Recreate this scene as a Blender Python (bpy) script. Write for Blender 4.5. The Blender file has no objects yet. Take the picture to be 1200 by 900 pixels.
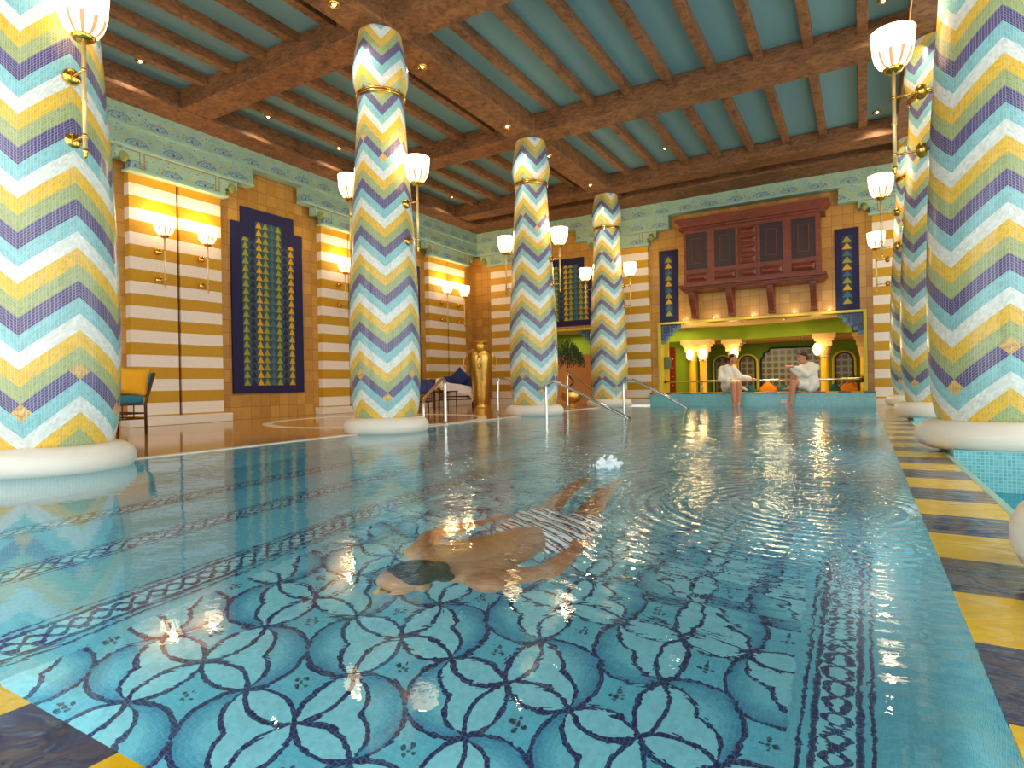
import bpy, bmesh, math, random
from math import pi, sin, cos, radians, hypot, atan2
from mathutils import Vector, Matrix
random.seed(7)
S = bpy.context.scene
COL = S.collection

# ------------------------------------------------------------------ shader maths
class NT:
    def __init__(s, name):
        s.m = bpy.data.materials.new(name); s.m.use_nodes = True
        s.t = s.m.node_tree; s.t.nodes.clear()
        s.out = s.t.nodes.new('ShaderNodeOutputMaterial')
    def n(s, typ, **kw):
        nd = s.t.nodes.new(typ)
        for k, v in kw.items(): setattr(nd, k, v)
        return nd
    def link(s, a, b): s.t.links.new(a.s if isinstance(a, V) else a, b)
    def put(s, val, sock):
        if isinstance(val, V): s.t.links.new(val.s, sock)
        elif isinstance(val, bpy.types.NodeSocket): s.t.links.new(val, sock)
        elif isinstance(val, (tuple, list)):
            sock.default_value = tuple(val) + ((1,) if len(val) == 3 and len(sock.default_value) == 4 else ())
        else: sock.default_value = val
    def math(s, op, *a, clamp=False):
        nd = s.n('ShaderNodeMath', operation=op, use_clamp=clamp)
        for i, v in enumerate(a): s.put(v, nd.inputs[i])
        return V(s, nd.outputs[0])
    def obj(s):
        tc = s.n('ShaderNodeTexCoord'); return s.sep(tc.outputs['Object'])
    def pos(s):
        g = s.n('ShaderNodeNewGeometry'); return s.sep(g.outputs['Position'])
    def sep(s, sock):
        nd = s.n('ShaderNodeSeparateXYZ'); s.t.links.new(sock, nd.inputs[0])
        return [V(s, o) for o in nd.outputs]
    def vec(s, x, y, z=0.0):
        nd = s.n('ShaderNodeCombineXYZ')
        for i, v in enumerate((x, y, z)): s.put(v, nd.inputs[i])
        return nd.outputs[0]
    def mix(s, f, a, b):
        nd = s.n('ShaderNodeMix', data_type='RGBA')
        s.put(f, nd.inputs[0]); s.put(a, nd.inputs[6]); s.put(b, nd.inputs[7])
        return nd.outputs[2]
    def noise(s, vec, scale=5, detail=2, rough=.5, dist=0, col=False):
        nd = s.n('ShaderNodeTexNoise'); nd.inputs['Scale'].default_value = scale
        nd.inputs['Detail'].default_value = detail; nd.inputs['Roughness'].default_value = rough
        nd.inputs['Distortion'].default_value = dist
        if vec is not None: s.put(vec, nd.inputs['Vector'])
        return V(s, nd.outputs[0]) if not col else nd.outputs[1]
    def white(s, vec):
        nd = s.n('ShaderNodeTexWhiteNoise', noise_dimensions='3D'); s.put(vec, nd.inputs['Vector'])
        return V(s, nd.outputs[0])
    def voronoi(s, vec, scale=5, feature='F1'):
        nd = s.n('ShaderNodeTexVoronoi', feature=feature); nd.inputs['Scale'].default_value = scale
        s.put(vec, nd.inputs['Vector']); return V(s, nd.outputs['Distance']), nd.outputs['Color']
    def ramp(s, f, stops, const=False):
        nd = s.n('ShaderNodeValToRGB'); s.put(f, nd.inputs[0]); cr = nd.color_ramp
        if const: cr.interpolation = 'CONSTANT'
        while len(cr.elements) < len(stops): cr.elements.new(.5)
        for e, (p, c) in zip(cr.elements, stops): e.position = p; e.color = tuple(c) + (1,)
        return nd.outputs[0]
    def bump(s, h, strength=1, dist=1):
        nd = s.n('ShaderNodeBump'); nd.inputs['Strength'].default_value = strength
        nd.inputs['Distance'].default_value = dist; s.put(h, nd.inputs['Height']); return nd.outputs[0]
    def bsdf(s, color, rough=.5, metal=0, bump=None, emit=None, estr=0, coat=0, spec=None, trans=0):
        b = s.n('ShaderNodeBsdfPrincipled')
        s.put(color, b.inputs['Base Color']); s.put(rough, b.inputs['Roughness']); s.put(metal, b.inputs['Metallic'])
        if bump is not None: s.put(bump, b.inputs['Normal'])
        if emit is not None: s.put(emit, b.inputs['Emission Color']); s.put(estr, b.inputs['Emission Strength'])
        if coat: b.inputs['Coat Weight'].default_value = coat; b.inputs['Coat Roughness'].default_value = .05
        if spec is not None: b.inputs['Specular IOR Level'].default_value = spec
        s.t.links.new(b.outputs[0], s.out.inputs[0]); return s.m
class V:
    def __init__(s, nt, sock): s.nt, s.s = nt, sock
    def _m(s, op, o): return s.nt.math(op, s, o)
    def __add__(s, o): return s._m('ADD', o)
    __radd__ = __add__
    def __sub__(s, o): return s._m('SUBTRACT', o)
    def __rsub__(s, o): return s.nt.math('SUBTRACT', o, s)
    def __mul__(s, o): return s._m('MULTIPLY', o)
    __rmul__ = __mul__
    def __truediv__(s, o): return s._m('DIVIDE', o)
    def __neg__(s): return s * -1
    def lt(s, o): return s._m('LESS_THAN', o)
    def gt(s, o): return s._m('GREATER_THAN', o)
    def mn(s, o): return s._m('MINIMUM', o)
    def mx(s, o): return s._m('MAXIMUM', o)
    def pp(s, o): return s._m('PINGPONG', o)
    def pw(s, o): return s._m('POWER', o)
    @property
    def abs(s): return s.nt.math('ABSOLUTE', s)
    @property
    def fr(s): return s.nt.math('FRACT', s)
    @property
    def fl(s): return s.nt.math('FLOOR', s)
    @property
    def sin(s): return s.nt.math('SINE', s)
    @property
    def exp(s): return s.nt.math('EXPONENT', s)
def dist(a, b, ca, cb):
    x = a - ca; y = b - cb
    return (x * x + y * y).pw(.5)
def srgb(r, g, b):
    f = lambda c: c / 12.92 if c <= .04045 else ((c + .055) / 1.055) ** 2.4
    return (f(r / 255), f(g / 255), f(b / 255))
def plain(name, c, rough=.5, metal=0, coat=0, bumpscale=0, bumph=.001, var=.0, spec=None):
    n = NT(name); col = c
    x, y, z = n.obj(); v = n.vec(x, y, z)
    if var:
        f = n.noise(v, 9, 3)
        col = n.mix(f, tuple(k * (1 - var) for k in c), tuple(min(1, k * (1 + var)) for k in c))
    bp = n.bump(n.noise(v, bumpscale, 3), 1, bumph) if bumpscale else None
    return n.bsdf(col, rough, metal, bp, coat=coat, spec=spec)

# ------------------------------------------------------------------ materials
M = {}
AQUA_L, AQUA_M, AQUA_D = srgb(138, 200, 214), srgb(96, 174, 196), srgb(52, 126, 160)
NAVY = srgb(30, 30, 88)

def mosaic(n, a, b, size, amt=.10, line=.10):
    """small square tesserae: returns brightness factor"""
    fa, fb = (a / size), (b / size)
    rnd = n.white(n.vec(fa.fl, fb.fl, 0))
    g = ((fa.fr - .5).abs.mx((fb.fr - .5).abs)).gt(.5 - line)
    return rnd, g

def mat_aqua():
    n = NT('aqua_mosaic'); x, y, z = n.pos()
    r, g = mosaic(n, x + y, z, .021)
    c = n.ramp(r, [(0, srgb(96, 168, 184)), (1, srgb(124, 192, 204))])
    c = n.mix(g, c, srgb(150, 208, 208))
    return n.bsdf(c, .25)
M['aqua'] = mat_aqua()

M['basin_tile'] = plain('dark_teal_basin_tile', srgb(40, 104, 112), .4)
def mat_floor():
    n = NT('pool_floor_mosaic'); x, y, z = n.pos()
    wob = (n.noise(n.vec(x, y, 0), 55, 1) - .5) * .006
    xx, yy = x + wob, y + wob
    sx, sy = .238, .254
    u, v = (xx + 1.09) / sx, (yy - 1.774) / sy
    par = ((u.fl + v.fl) * .5).fr.gt(.25)          # 1 -> plus cell
    a, b = u.pp(1), v.pp(1)
    R = .7071; W = .035
    ring = lambda ca, cb: (dist(a, b, ca, cb) - R).abs
    inn = lambda ca, cb: dist(a, b, ca, cb).lt(R)
    dA, dB = dist(a, b, .5, .08) - .506, dist(a, b, .08, .5) - .506
    br = dA.mn(dB); farside = (a + b).gt(.93)
    # crescent cell
    l1 = ring(.5, -.5).mn(ring(-.5, .5)).lt(W)
    lb = br.abs.lt(W) * farside
    crest = br.gt(0) * farside
    rad = dist(a, b, .5, .5)
    # plus cell
    d3, d4 = dist(a, b, 1.5, .5), dist(a, b, .5, 1.5)
    l2 = (l1).mx((d3 - R).abs.mn((d4 - R).abs).lt(W))
    cr2 = (d3.lt(R)).mx(d4.lt(R)); rad2 = d3.mn(d4)
    pet = inn(.5, -.5).mx(inn(-.5, .5))
    def dot(ca, cb, r=.034): return dist(a, b, ca, cb).lt(r)
    q = .085
    dots = dot(.5, .5).mx(dot(.5 + q, .5)).mx(dot(.5 - q, .5)).mx(dot(.5, .5 + q)).mx(dot(.5, .5 - q))
    ringstep = lambda r: (((r / R) - .45) * 1.9 * 5).fl / 5.0
    gcol = lambda r: n.ramp(ringstep(r), [(0, srgb(112, 184, 202)), (.5, srgb(78, 152, 180)), (1, srgb(48, 122, 158))])
    cA = n.mix(crest, AQUA_L, gcol(rad))
    cA = n.mix(l1.mx(lb), cA, NAVY)
    cB = n.mix(cr2, AQUA_M, gcol(rad2))
    cB = n.mix(pet, cB, AQUA_L)
    cB = n.mix(dots, cB, srgb(40, 60, 80))
    cB = n.mix(l2, cB, NAVY)
    pat = n.mix(par, cA, cB)
    # plain field and guilloche borders
    inside = (x.gt(-2.43)) * (x.lt(-.22)) * (y.gt(.55))
    c = n.mix(inside, srgb(98, 174, 194), pat)
    def chain(xc, w):
        t = (x - xc) / w; ph = y * (2 * pi / .145)
        s1 = (t - ph.sin * .55).abs.lt(.2); s2 = (t + ph.sin * .55).abs.lt(.2)
        e = (t.abs - 1).abs.lt(.17); e2 = (t.abs - 1.55).abs.lt(.10)
        band = t.abs.lt(1)
        return s1.mx(s2).mx(e).mx(e2), band
    for xc, w in ((-2.60, .065), (-3.23, .055), (-3.87, .055), (-.085, .062)):
        L, B = chain(xc, w)
        c = n.mix(B, c, AQUA_L); c = n.mix(L, c, NAVY)
    r, g = mosaic(n, x + wob, y + wob, .0155, line=.07)
    f = r * .16 + .92
    c2 = n.mix(g * .20, c, srgb(150, 215, 215))
    hs = n.n('ShaderNodeHueSaturation'); n.put(f, hs.inputs['Value']); n.put(c2, hs.inputs['Color'])
    return n.bsdf(hs.outputs[0], .4)
M['pool_floor'] = mat_floor()

def mat_water():
    n = NT('pool_water'); x, y, z = n.pos()
    P = n.vec(x, y, 0)
    # calm close by, livelier towards the far end
    far = n.math('MULTIPLY_ADD', y, .16, -.25, clamp=True)
    h = (n.noise(P, 1.1, 2, .4) - .5) * .006
    h = h + (n.noise(n.vec(x * 1.0, y * 1.5, 0), 3.2, 2, .5) - .5) * (far * .010 + .0011)
    h = h + (n.noise(n.vec(x * .8, y * 1.8, 3.0), 9.0, 2, .5, .6) - .5) * (far * .0045 + .0002)
    def rings(cx, cy, lam, amp, dec, r0=0.0):
        r = dist(x, y, cx, cy)
        return (r * (2 * pi / lam)).sin * ((r - r0).abs * (-1 / dec)).exp * amp
    h = h + rings(.03, 2.06, .050, .00075, .12, .10)
    h = h + rings(-.15, 2.60, .060, .0011, .40, .45)
    h = h + rings(-1.27, 3.35, .10, .0012, .32, .1)
    h = h + rings(-.55, 4.4, .11, .0012, .8, .2)
    # churned patch behind the swimmer's feet
    patch = (dist(x, y, -1.2, 4.15) * -1.2).exp
    h = h + (n.noise(P, 7.5, 3, .6, 1.2) - .5) * patch * .030
    h = h + (n.noise(P, 16, 2, .6, 1.0) - .5) * (dist(x, y, -.35, 2.8) * -2.0).exp * .008
    b = n.bump(h, 1, 1)
    g = n.n('ShaderNodeBsdfGlass'); g.inputs['IOR'].default_value = 1.333; g.inputs['Roughness'].default_value = 0
    g.inputs['Color'].default_value = (.97, 1, 1, 1); n.put(b, g.inputs['Normal'])
    n.t.links.new(g.outputs[0], n.out.inputs[0]); return n.m
M['water'] = mat_water()

def mat_chevron():
    n = NT('chevron_mosaic'); x, y, z = n.obj()
    th = n.math('ARCTAN2', y, x)
    f = ((th / (pi / 2)).fr - .5).abs * 2.0
    f = n.math('MULTIPLY', f, 1.0)
    h = z - f * .25 - .326
    k = (h / .508); kf = k.fr
    cols = [(0, srgb(84, 74, 128)), (.2, srgb(158, 172, 112)), (.4, srgb(232, 186, 34)), (.6, srgb(226, 232, 226)), (.8, srgb(132, 196, 202))]
    c = n.ramp(kf, cols, const=True)
    # gold diamonds on the dark band
    dth = ((th / (pi / 4) + .5).fr - .5).abs * (pi / 4 * .36)
    zc = f.gt(.5) * .25 + .376
    def dia(o_):
        return (dth + (z - zc - o_).abs).lt(.055)
    d = dia(0).mx(dia(.508 * 5))
    gn = n.white(n.vec((th * 30).fl, (h / .014).fl, 2))
    c = n.mix(d, c, n.ramp(gn, [(0, srgb(230, 190, 110)), (1, srgb(190, 140, 70))]))
    fa, fb = (th * .37 / .0175), (h / .0169)
    rnd = n.white(n.vec(fa.fl, fb.fl, 0))
    hs = n.n('ShaderNodeHueSaturation'); n.put(rnd * .26 + .87, hs.inputs['Value']); n.put(c, hs.inputs['Color'])
    g = ((fa.fr - .5).abs.mx((fb.fr - .5).abs)).gt(.435)
    c2 = n.mix(g * .5, hs.outputs[0], srgb(226, 226, 215))
    return n.bsdf(c2, .22)
M['chevron'] = mat_chevron()

def mat_tile(name, c1, c2, grout, size=.2):
    n = NT(name); x, y, z = n.obj()
    a = x + y; fa, fb = a / (size * .93), z / size
    r = n.white(n.vec(fa.fl, fb.fl, 0)); g = ((fa.fr - .5).abs.mx((fb.fr - .5).abs)).gt(.48)
    m = n.noise(n.vec(x, y, z), 14, 3, .6)
    c = n.ramp(r * .55 + m * .5, [(.1, c1), (.9, c2)])
    c = n.mix(g, c, grout)
    return n.bsdf(c, .32)
M['gold_tile'] = mat_tile('golden_wall_tile', srgb(176, 122, 50), srgb(214, 164, 80), srgb(150, 104, 62))

def mat_stripe():
    n = NT('striped_plaster'); x, y, z = n.obj()
    t = ((z - .152) / .3368).fr.gt(.5)
    m = n.noise(n.vec(x, y, z), 30, 3, .6)
    w = n.ramp(m, [(.2, srgb(236, 220, 204)), (.8, srgb(248, 236, 222))])
    o = n.ramp(m, [(.2, srgb(196, 142, 12)), (.8, srgb(208, 158, 28))])
    return n.bsdf(n.mix(t, w, o), .6)
M['stripe'] = mat_stripe()

def mat_frieze():
    n = NT('painted_frieze'); x, y, z = n.obj()
    a = x + y
    P = n.vec(a, z, 0)
    base = n.ramp(n.noise(P, 6, 2), [(.3, srgb(140, 182, 170)), (.7, srgb(160, 200, 186))])
    d, _ = n.voronoi(n.vec(a * 1.0, z * 1.6, 0), 17)
    yl = n.noise(n.vec(a, z * 2.2, 4), 16, 2, .5).gt(.56)
    c = n.mix(yl * .8, base, srgb(176, 186, 84))
    c = n.mix(d.lt(.19), c, srgb(88, 102, 138))
    d2, _ = n.voronoi(n.vec(a + 3.3, z * 1.3, 0), 13)
    c = n.mix(d2.lt(.17), c, srgb(214, 178, 96))
    # lotus fan motif
    p = ((a / .50).fr - .5) * .50; q = ((z - 3.46) / .29).fr * .29 - .09
    e1 = (((p / 1.7) * (p / 1.7)) + (q * q * 1.3)).pw(.5)
    fan0 = e1.lt(.085) * q.gt(-.005)
    edge = ((e1 - .082).abs.lt(.006)).mx((e1 - .055).abs.lt(.004)) * q.gt(-.005)
    fa_ = n.math('ARCTAN2', q, p); petals = ((fa_ * 10).sin.gt(.75)) * fan0 * e1.gt(.02)
    c = n.mix(fan0 * .6, c, srgb(146, 186, 196)); c = n.mix(edge.mx(petals) * .75, c, srgb(86, 110, 140))
    c = n.mix(((p.abs + (q - .012).abs).lt(.022)) * .9, c, srgb(60, 72, 110))
    c = n.mix(((p.abs).lt(.10) * (q + .012).abs.lt(.006)) * .7, c, srgb(86, 110, 140))
    return n.bsdf(c, .6)
M['frieze'] = mat_frieze()
M['frieze_trim'] = plain('pale_green_moulding', srgb(160, 200, 184), .6)
M['copper_line'] = plain('copper_inlay', srgb(168, 112, 58), .5)
M['leaf_carving'] = plain('green_gilt_carving', srgb(128, 140, 66), .5, bumpscale=40, bumph=.01)

def mat_wood(name, dark, light, scale=1.0, rough=.5):
    n = NT(name); tc = n.n('ShaderNodeTexCoord'); x, y, z = n.sep(tc.outputs['Object'])
    # grain along the long axis of the part is handled by low frequency along X+Y mix
    v1 = n.vec(x * 5 * scale, y * 5 * scale, z * 16)
    a = n.noise(v1, 1.6, 4, .65, 1.3)
    b = n.noise(n.vec(x, y, z), 2.3, 2)
    c = n.ramp(a * .8 + b * .25, [(.34, dark), (.66, light)])
    return n.bsdf(c, rough, 0, n.bump(a, .4, .004))
M['beam_wood'] = mat_wood('weathered_beam_wood', srgb(62, 38, 20), srgb(150, 100, 58), 1, .65)
M['red_wood'] = mat_wood('mahogany', srgb(92, 38, 24), srgb(136, 64, 42), .6, .4)
M['dark_cane'] = plain('dark_cane', srgb(72, 40, 20), .45, var=.3)
M['teal_ceiling'] = plain('teal_ceiling_paint', srgb(104, 146, 154), .75, bumpscale=60, bumph=.002)
M['brass'] = plain('polished_brass', srgb(226, 178, 84), .18, 1)
M['pale_brass'] = plain('pale_brass_rod', srgb(244, 218, 150), .35, .55)
M['chrome'] = plain('chrome', (.8, .8, .78), .08, 1)
M['marble'] = plain('cream_marble', srgb(238, 226, 206), .25, var=.05)
M['white_stone'] = plain('white_stone_base', srgb(236, 228, 214), .35, var=.04)

def mat_deck():
    n = NT('polished_stone_floor'); x, y, z = n.pos()
    fa, fb = x / .4, y / .4
    r = n.white(n.vec(fa.fl, fb.fl, 0)); g = ((fa.fr - .5).abs.mx((fb.fr - .5).abs)).gt(.488)
    m = n.noise(n.vec(x, y, 0), 5, 4, .6)
    c = n.ramp(r * .35 + m * .6, [(.15, srgb(172, 118, 64)), (.85, srgb(204, 154, 92))])
    c = n.mix(g, c, srgb(140, 104, 66))
    band = ((x + 7.75).abs.lt(.035)).mx((x + 5.05).abs.lt(.02))
    c = n.mix(band, c, srgb(112, 100, 84))
    return n.bsdf(c, .10, 0, None, spec=.6)
M['deck'] = mat_deck()

def mat_rim(axis, off, per):
    n = NT('striped_glazed_rim_tile' + axis); x, y, z = n.pos()
    a = {'x': x, 'y': y}[axis]
    t = ((a - off) / (2 * per)).fr.lt(.5)
    m = n.noise(n.vec(x, y, 0), 9, 3, .6)
    Y = n.ramp(m, [(.2, srgb(222, 172, 6)), (.8, srgb(240, 200, 14))])
    D = n.ramp(m, [(.2, srgb(34, 34, 70)), (.8, srgb(74, 70, 104))])
    hh = (n.noise(n.vec(x, y * 2, 0), 6, 3, .5, 1) - .5) * .004
    return n.bsdf(n.mix(t, Y, D), .08, 0, n.bump(hh, 1, 1), spec=.5)
M['rim_y'] = mat_rim('y', 1.703, .307)
M['rim_x'] = mat_rim('x', -1.155, .265)

def mat_mat(ncol, pitch, rowh, cols, name, x0, ztop, zshort=0, shortcols=()):
    """woven panel: columns of upright triangles on navy"""
    n = NT(name); x, y, z = n.obj()
    u = (x - x0) / pitch; ci = u.fl; fu = u.fr; fv = (z / rowh).fr
    row = (z / rowh).fl
    inn = u.gt(0) * u.lt(ncol) * z.gt(.13) * z.lt(ztop)
    sh = None
    for s_ in shortcols:
        k = (ci - s_).abs.lt(.5); sh = k if sh is None else sh.mx(k)
    if sh is not None: inn = inn * (1 - sh * z.gt(zshort))
    tri = (fu - .5).abs.lt((1 - fv) * .5) * fv.gt(.04)
    if ncol > 1: cc = n.ramp((ci + .5) / ncol, [(i / ncol, c) for i, c in enumerate(cols)], const=True)
    else: cc = n.ramp((row / 3.0 + .1).fr, [(i / 3.0, c) for i, c in enumerate(cols)], const=True)
    bg = srgb(52, 84, 88) if ncol > 1 else srgb(40, 62, 92)
    c = n.mix(tri, bg, cc)
    c = n.mix(inn, srgb(28, 26, 76), c)
    wv = n.noise(n.vec(x, y, z), 90, 2)
    return n.bsdf(c, .75, 0, n.bump(wv, .5, .002))
OL, GD, BL, NV = srgb(158, 156, 52), srgb(222, 166, 20), srgb(72, 106, 132), srgb(34, 34, 84)
M['wide_mat'] = mat_mat(8, .128, .125, [OL, NV, GD, OL, BL, OL, NV, GD], 'woven_triangle_panel', -.512, 2.86, 2.56, (0, 1, 6, 7))
M['narrow_mat'] = mat_mat(1, .17, .129, [GD, OL, BL], 'narrow_triangle_panel', -.085, 1.425)

def mat_shade():
    n = NT('lit_glass_shade'); x, y, z = n.obj()
    th = n.math('ARCTAN2', y, x)
    rib = ((th * (20 / 2)).sin * .5 + .5)
    low = (z.lt(.80))
    k = n.math('SUBTRACT', 1.0, ((rib.lt(.22)) * low) * .86)
    fl_ = (rib.lt(.25)) * low
    bandz = ((z - .84).abs.lt(.012)) * .25
    em = n.ramp((z - .67) / .28, [(0, (1, .56, .20)), (.35, (1, .70, .38)), (1, (1, .66, .34))])
    st = n.math('MULTIPLY', (k - bandz), SHADE_E)
    return n.bsdf(n.mix(fl_, srgb(250, 235, 210), srgb(150, 84, 30)), .4, emit=em, estr=st)
SHADE_E = 3.4
M['shade'] = mat_shade()
def emis(name, c, e):
    n = NT(name); return n.bsdf(c, .5, emit=c, estr=e)
M['downlight'] = emis('lit_lamp_glass', (1, .78, .45), 9)
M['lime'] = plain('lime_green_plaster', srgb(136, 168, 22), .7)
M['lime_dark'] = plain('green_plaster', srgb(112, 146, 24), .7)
M['alcove_ceiling'] = plain('cream_ceiling_paint', srgb(226, 196, 146), .7)
M['yellow_paint'] = plain('yellow_paint', srgb(226, 200, 40), .6)
M['yellow_trim'] = plain('yellow_green_trim', srgb(214, 190, 62), .5)
M['gold_column'] = plain('golden_column_plaster', srgb(240, 190, 30), .45)
M['capital'] = plain('carved_cream_stone', srgb(214, 176, 112), .6, bumpscale=30, bumph=.02)
M['fret_dark'] = plain('dark_blue_tile', srgb(52, 70, 112), .4)
M['fret_mid'] = plain('steel_blue_tile', srgb(86, 134, 164), .4)
M['fret_line'] = plain('grey_blue_line', srgb(120, 140, 150), .5)
M['door_red'] = plain('red_lacquered_door', srgb(120, 38, 18), .4)
M['teal_fabric'] = plain('teal_fabric', srgb(28, 92, 98), .85)
M['orange_fabric'] = plain('orange_fabric', srgb(226, 132, 20), .85)
M['gold_fabric'] = plain('mustard_fabric', srgb(226, 160, 22), .85, bumpscale=30, bumph=.01)
M['blue_fabric'] = plain('blue_fabric', srgb(52, 66, 128), .85, bumpscale=20, bumph=.01)
M['seat_teal'] = plain('teal_seat_fabric', srgb(48, 118, 136), .8)
M['grey_fabric'] = plain('grey_seat_fabric', srgb(136, 132, 118), .8)
M['towel'] = plain('white_towel', srgb(244, 234, 226), .95, bumpscale=70, bumph=.01)
M['robe'] = plain('white_terry', srgb(240, 234, 222), .95, bumpscale=60, bumph=.012)
M['skin'] = plain('skin', srgb(204, 140, 108), .5, spec=.3)
M['skin_swimmer'] = plain('tanned_skin', srgb(176, 116, 84), .45, spec=.3)
M['hair'] = plain('dark_brown_hair', srgb(62, 36, 24), .75, bumpscale=50, bumph=.01)
M['hair_black'] = plain('dark_wet_hair', srgb(26, 18, 16), .6, bumpscale=40, bumph=.01)
M['feature'] = plain('dark_feature', srgb(50, 30, 28), .5)
M['lips'] = plain('lips', srgb(170, 84, 74), .5)
M['gold_pot'] = plain('hammered_brass', srgb(232, 190, 96), .3, 1, bumpscale=26, bumph=.006)
M['leaf'] = plain('dark_green_leaf', srgb(44, 70, 34), .6, var=.3)
M['trunk'] = plain('brown_bark', srgb(86, 58, 36), .8)
M['orange_screen'] = plain('orange_wood_screen', srgb(228, 156, 88), .6, var=.1)
M['sign_grey'] = plain('grey_green_plaque', srgb(96, 116, 88), .5)
M['white_paint'] = plain('white_ceramic', srgb(232, 230, 224), .3)
M['red_mark'] = plain('red_brown_marking', srgb(176, 90, 70), .5)
M['dark_metal'] = plain('dark_metal', srgb(50, 44, 40), .4, .8)
M['groove'] = plain('dark_red_groove', srgb(106, 52, 28), .7)
def mat_lattice():
    n = NT('dark_lattice'); x, y, z = n.obj()
    d = (((x / .03).fr - .5).abs.gt(.32)).mx(((z / .03).fr - .5).abs.gt(.32))
    c = n.mix(d, srgb(24, 18, 34), srgb(70, 46, 42))
    return n.bsdf(c, .6)
M['lattice'] = mat_lattice()
def mat_shorts():
    n = NT('striped_swim_shorts'); x, y, z = n.obj()
    f = ((x * .55 + y * .9 + z * .4) / .055).fr
    c = n.ramp(f, [(0, srgb(240, 238, 232)), (.42, srgb(150, 44, 50)), (.62, srgb(240, 238, 232)), (.75, srgb(48, 44, 100))], const=True)
    return n.bsdf(c, .7)
M['shorts'] = mat_shorts()
def mat_greytile():
    n = NT('grey_patterned_tile'); x, y, z = n.pos()
    a, b = (x / .16).fr - .5, (z / .16).fr - .5
    r = (a * a + b * b).pw(.5)
    c = n.mix(r.lt(.36), srgb(122, 124, 92), srgb(92, 66, 50))
    c = n.mix(a.abs.mx(b.abs).gt(.45), c, srgb(150, 160, 110))
    return n.bsdf(c, .3)
M['grey_tile'] = mat_greytile()
M['navy_trim'] = plain('dark_blue_trim', srgb(24, 40, 66), .5)
def mat_foam():
    n = NT('foam'); return n.bsdf(srgb(225, 240, 245), .25, spec=.8)
M['foam'] = mat_foam()
def mat_grille():
    return plain('black_grille', srgb(30, 22, 18), .7)
M['grille'] = mat_grille()

# ------------------------------------------------------------------ geometry helpers
def box(bm, x0, x1, y0, y1, z0, z1):
    vs = [bm.verts.new((x, y, z)) for z in (z0, z1) for y in (y0, y1) for x in (x0, x1)]
    for f in ((0, 2, 3, 1), (4, 5, 7, 6), (0, 1, 5, 4), (2, 6, 7, 3), (0, 4, 6, 2), (1, 3, 7, 5)):
        bm.faces.new([vs[i] for i in f])
    return vs
def lathe(bm, prof, seg=32, c=(0, 0, 0), cap=True):
    rings = []
    for r, z in prof:
        rings.append([bm.verts.new((c[0] + r * cos(2 * pi * i / seg), c[1] + r * sin(2 * pi * i / seg), c[2] + z)) for i in range(seg)])
    for a, b in zip(rings, rings[1:]):
        for i in range(seg): bm.faces.new((a[i], a[(i + 1) % seg], b[(i + 1) % seg], b[i]))
    if cap:
        if prof[0][0] > 1e-4: bm.faces.new(rings[0][::-1])
        if prof[-1][0] > 1e-4: bm.faces.new(rings[-1])
def tube(bm, pts, r, seg=10, cap=True):
    pts = [Vector(p) for p in pts]; rs = r if isinstance(r, (list, tuple)) else [r] * len(pts)
    rings = []; up = None
    for i, p in enumerate(pts):
        d = (pts[min(i + 1, len(pts) - 1)] - pts[max(i - 1, 0)]).normalized()
        if up is None:
            up = Vector((0, 0, 1)) if abs(d.z) < .9 else Vector((1, 0, 0))
        s = d.cross(up).normalized(); up = s.cross(d).normalized()
        rings.append([bm.verts.new(p + (s * cos(2 * pi * k / seg) + up * sin(2 * pi * k / seg)) * rs[i]) for k in range(seg)])
    for a, b in zip(rings, rings[1:]):
        for i in range(seg): bm.faces.new((a[i], a[(i + 1) % seg], b[(i + 1) % seg], b[i]))
    if cap: bm.faces.new(rings[0][::-1]); bm.faces.new(rings[-1])
def bez(pts, n=8):
    """Catmull-Rom through points"""
    P = [Vector(p) for p in pts]; P = [P[0] * 2 - P[1]] + P + [P[-1] * 2 - P[-2]]; out = []
    for i in range(1, len(P) - 2):
        for k in range(n):
            t = k / n
            out.append(.5 * ((2 * P[i]) + (P[i + 1] - P[i - 1]) * t + (2 * P[i - 1] - 5 * P[i] + 4 * P[i + 1] - P[i + 2]) * t * t + (3 * P[i] - P[i - 1] - 3 * P[i + 1] + P[i + 2]) * t ** 3))
    out.append(P[-2]); return out
def prism(bm, pts2, y0, y1):
    """polygon in x,z extruded along y"""
    a = [bm.verts.new((x, y0, z)) for x, z in pts2]; b = [bm.verts.new((x, y1, z)) for x, z in pts2]
    k = len(a)
    for i in range(k): bm.faces.new((a[i], a[(i + 1) % k], b[(i + 1) % k], b[i]))
    bm.faces.new(a[::-1]); bm.faces.new(b)
def ell(bm, c, r, seg=20, rot=None):
    m = Matrix.Translation(c) @ (rot.to_4x4() if rot else Matrix.Identity(4)) @ Matrix.Diagonal((*r, 1))
    bmesh.ops.create_uvsphere(bm, u_segments=seg, v_segments=seg // 2 + 2, radius=1, matrix=m)
def limb(bm, a, b, ra, rb, seg=14):
    a, b = Vector(a), Vector(b)
    n = 4; tube(bm, [a + (b - a) * i / n for i in range(n + 1)], [ra + (rb - ra) * i / n for i in range(n + 1)], seg)
    ell(bm, a, (ra,) * 3, 14); ell(bm, b, (rb,) * 3, 14)
def mesh_from(bm, name, mat, smooth=False, bevel=0):
    bmesh.ops.recalc_face_normals(bm, faces=bm.faces[:])
    me = bpy.data.meshes.new(name); bm.to_mesh(me); bm.free()
    if mat is not None: me.materials.append(mat)
    if smooth:
        for p in me.polygons: p.use_smooth = True
    return me
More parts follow.
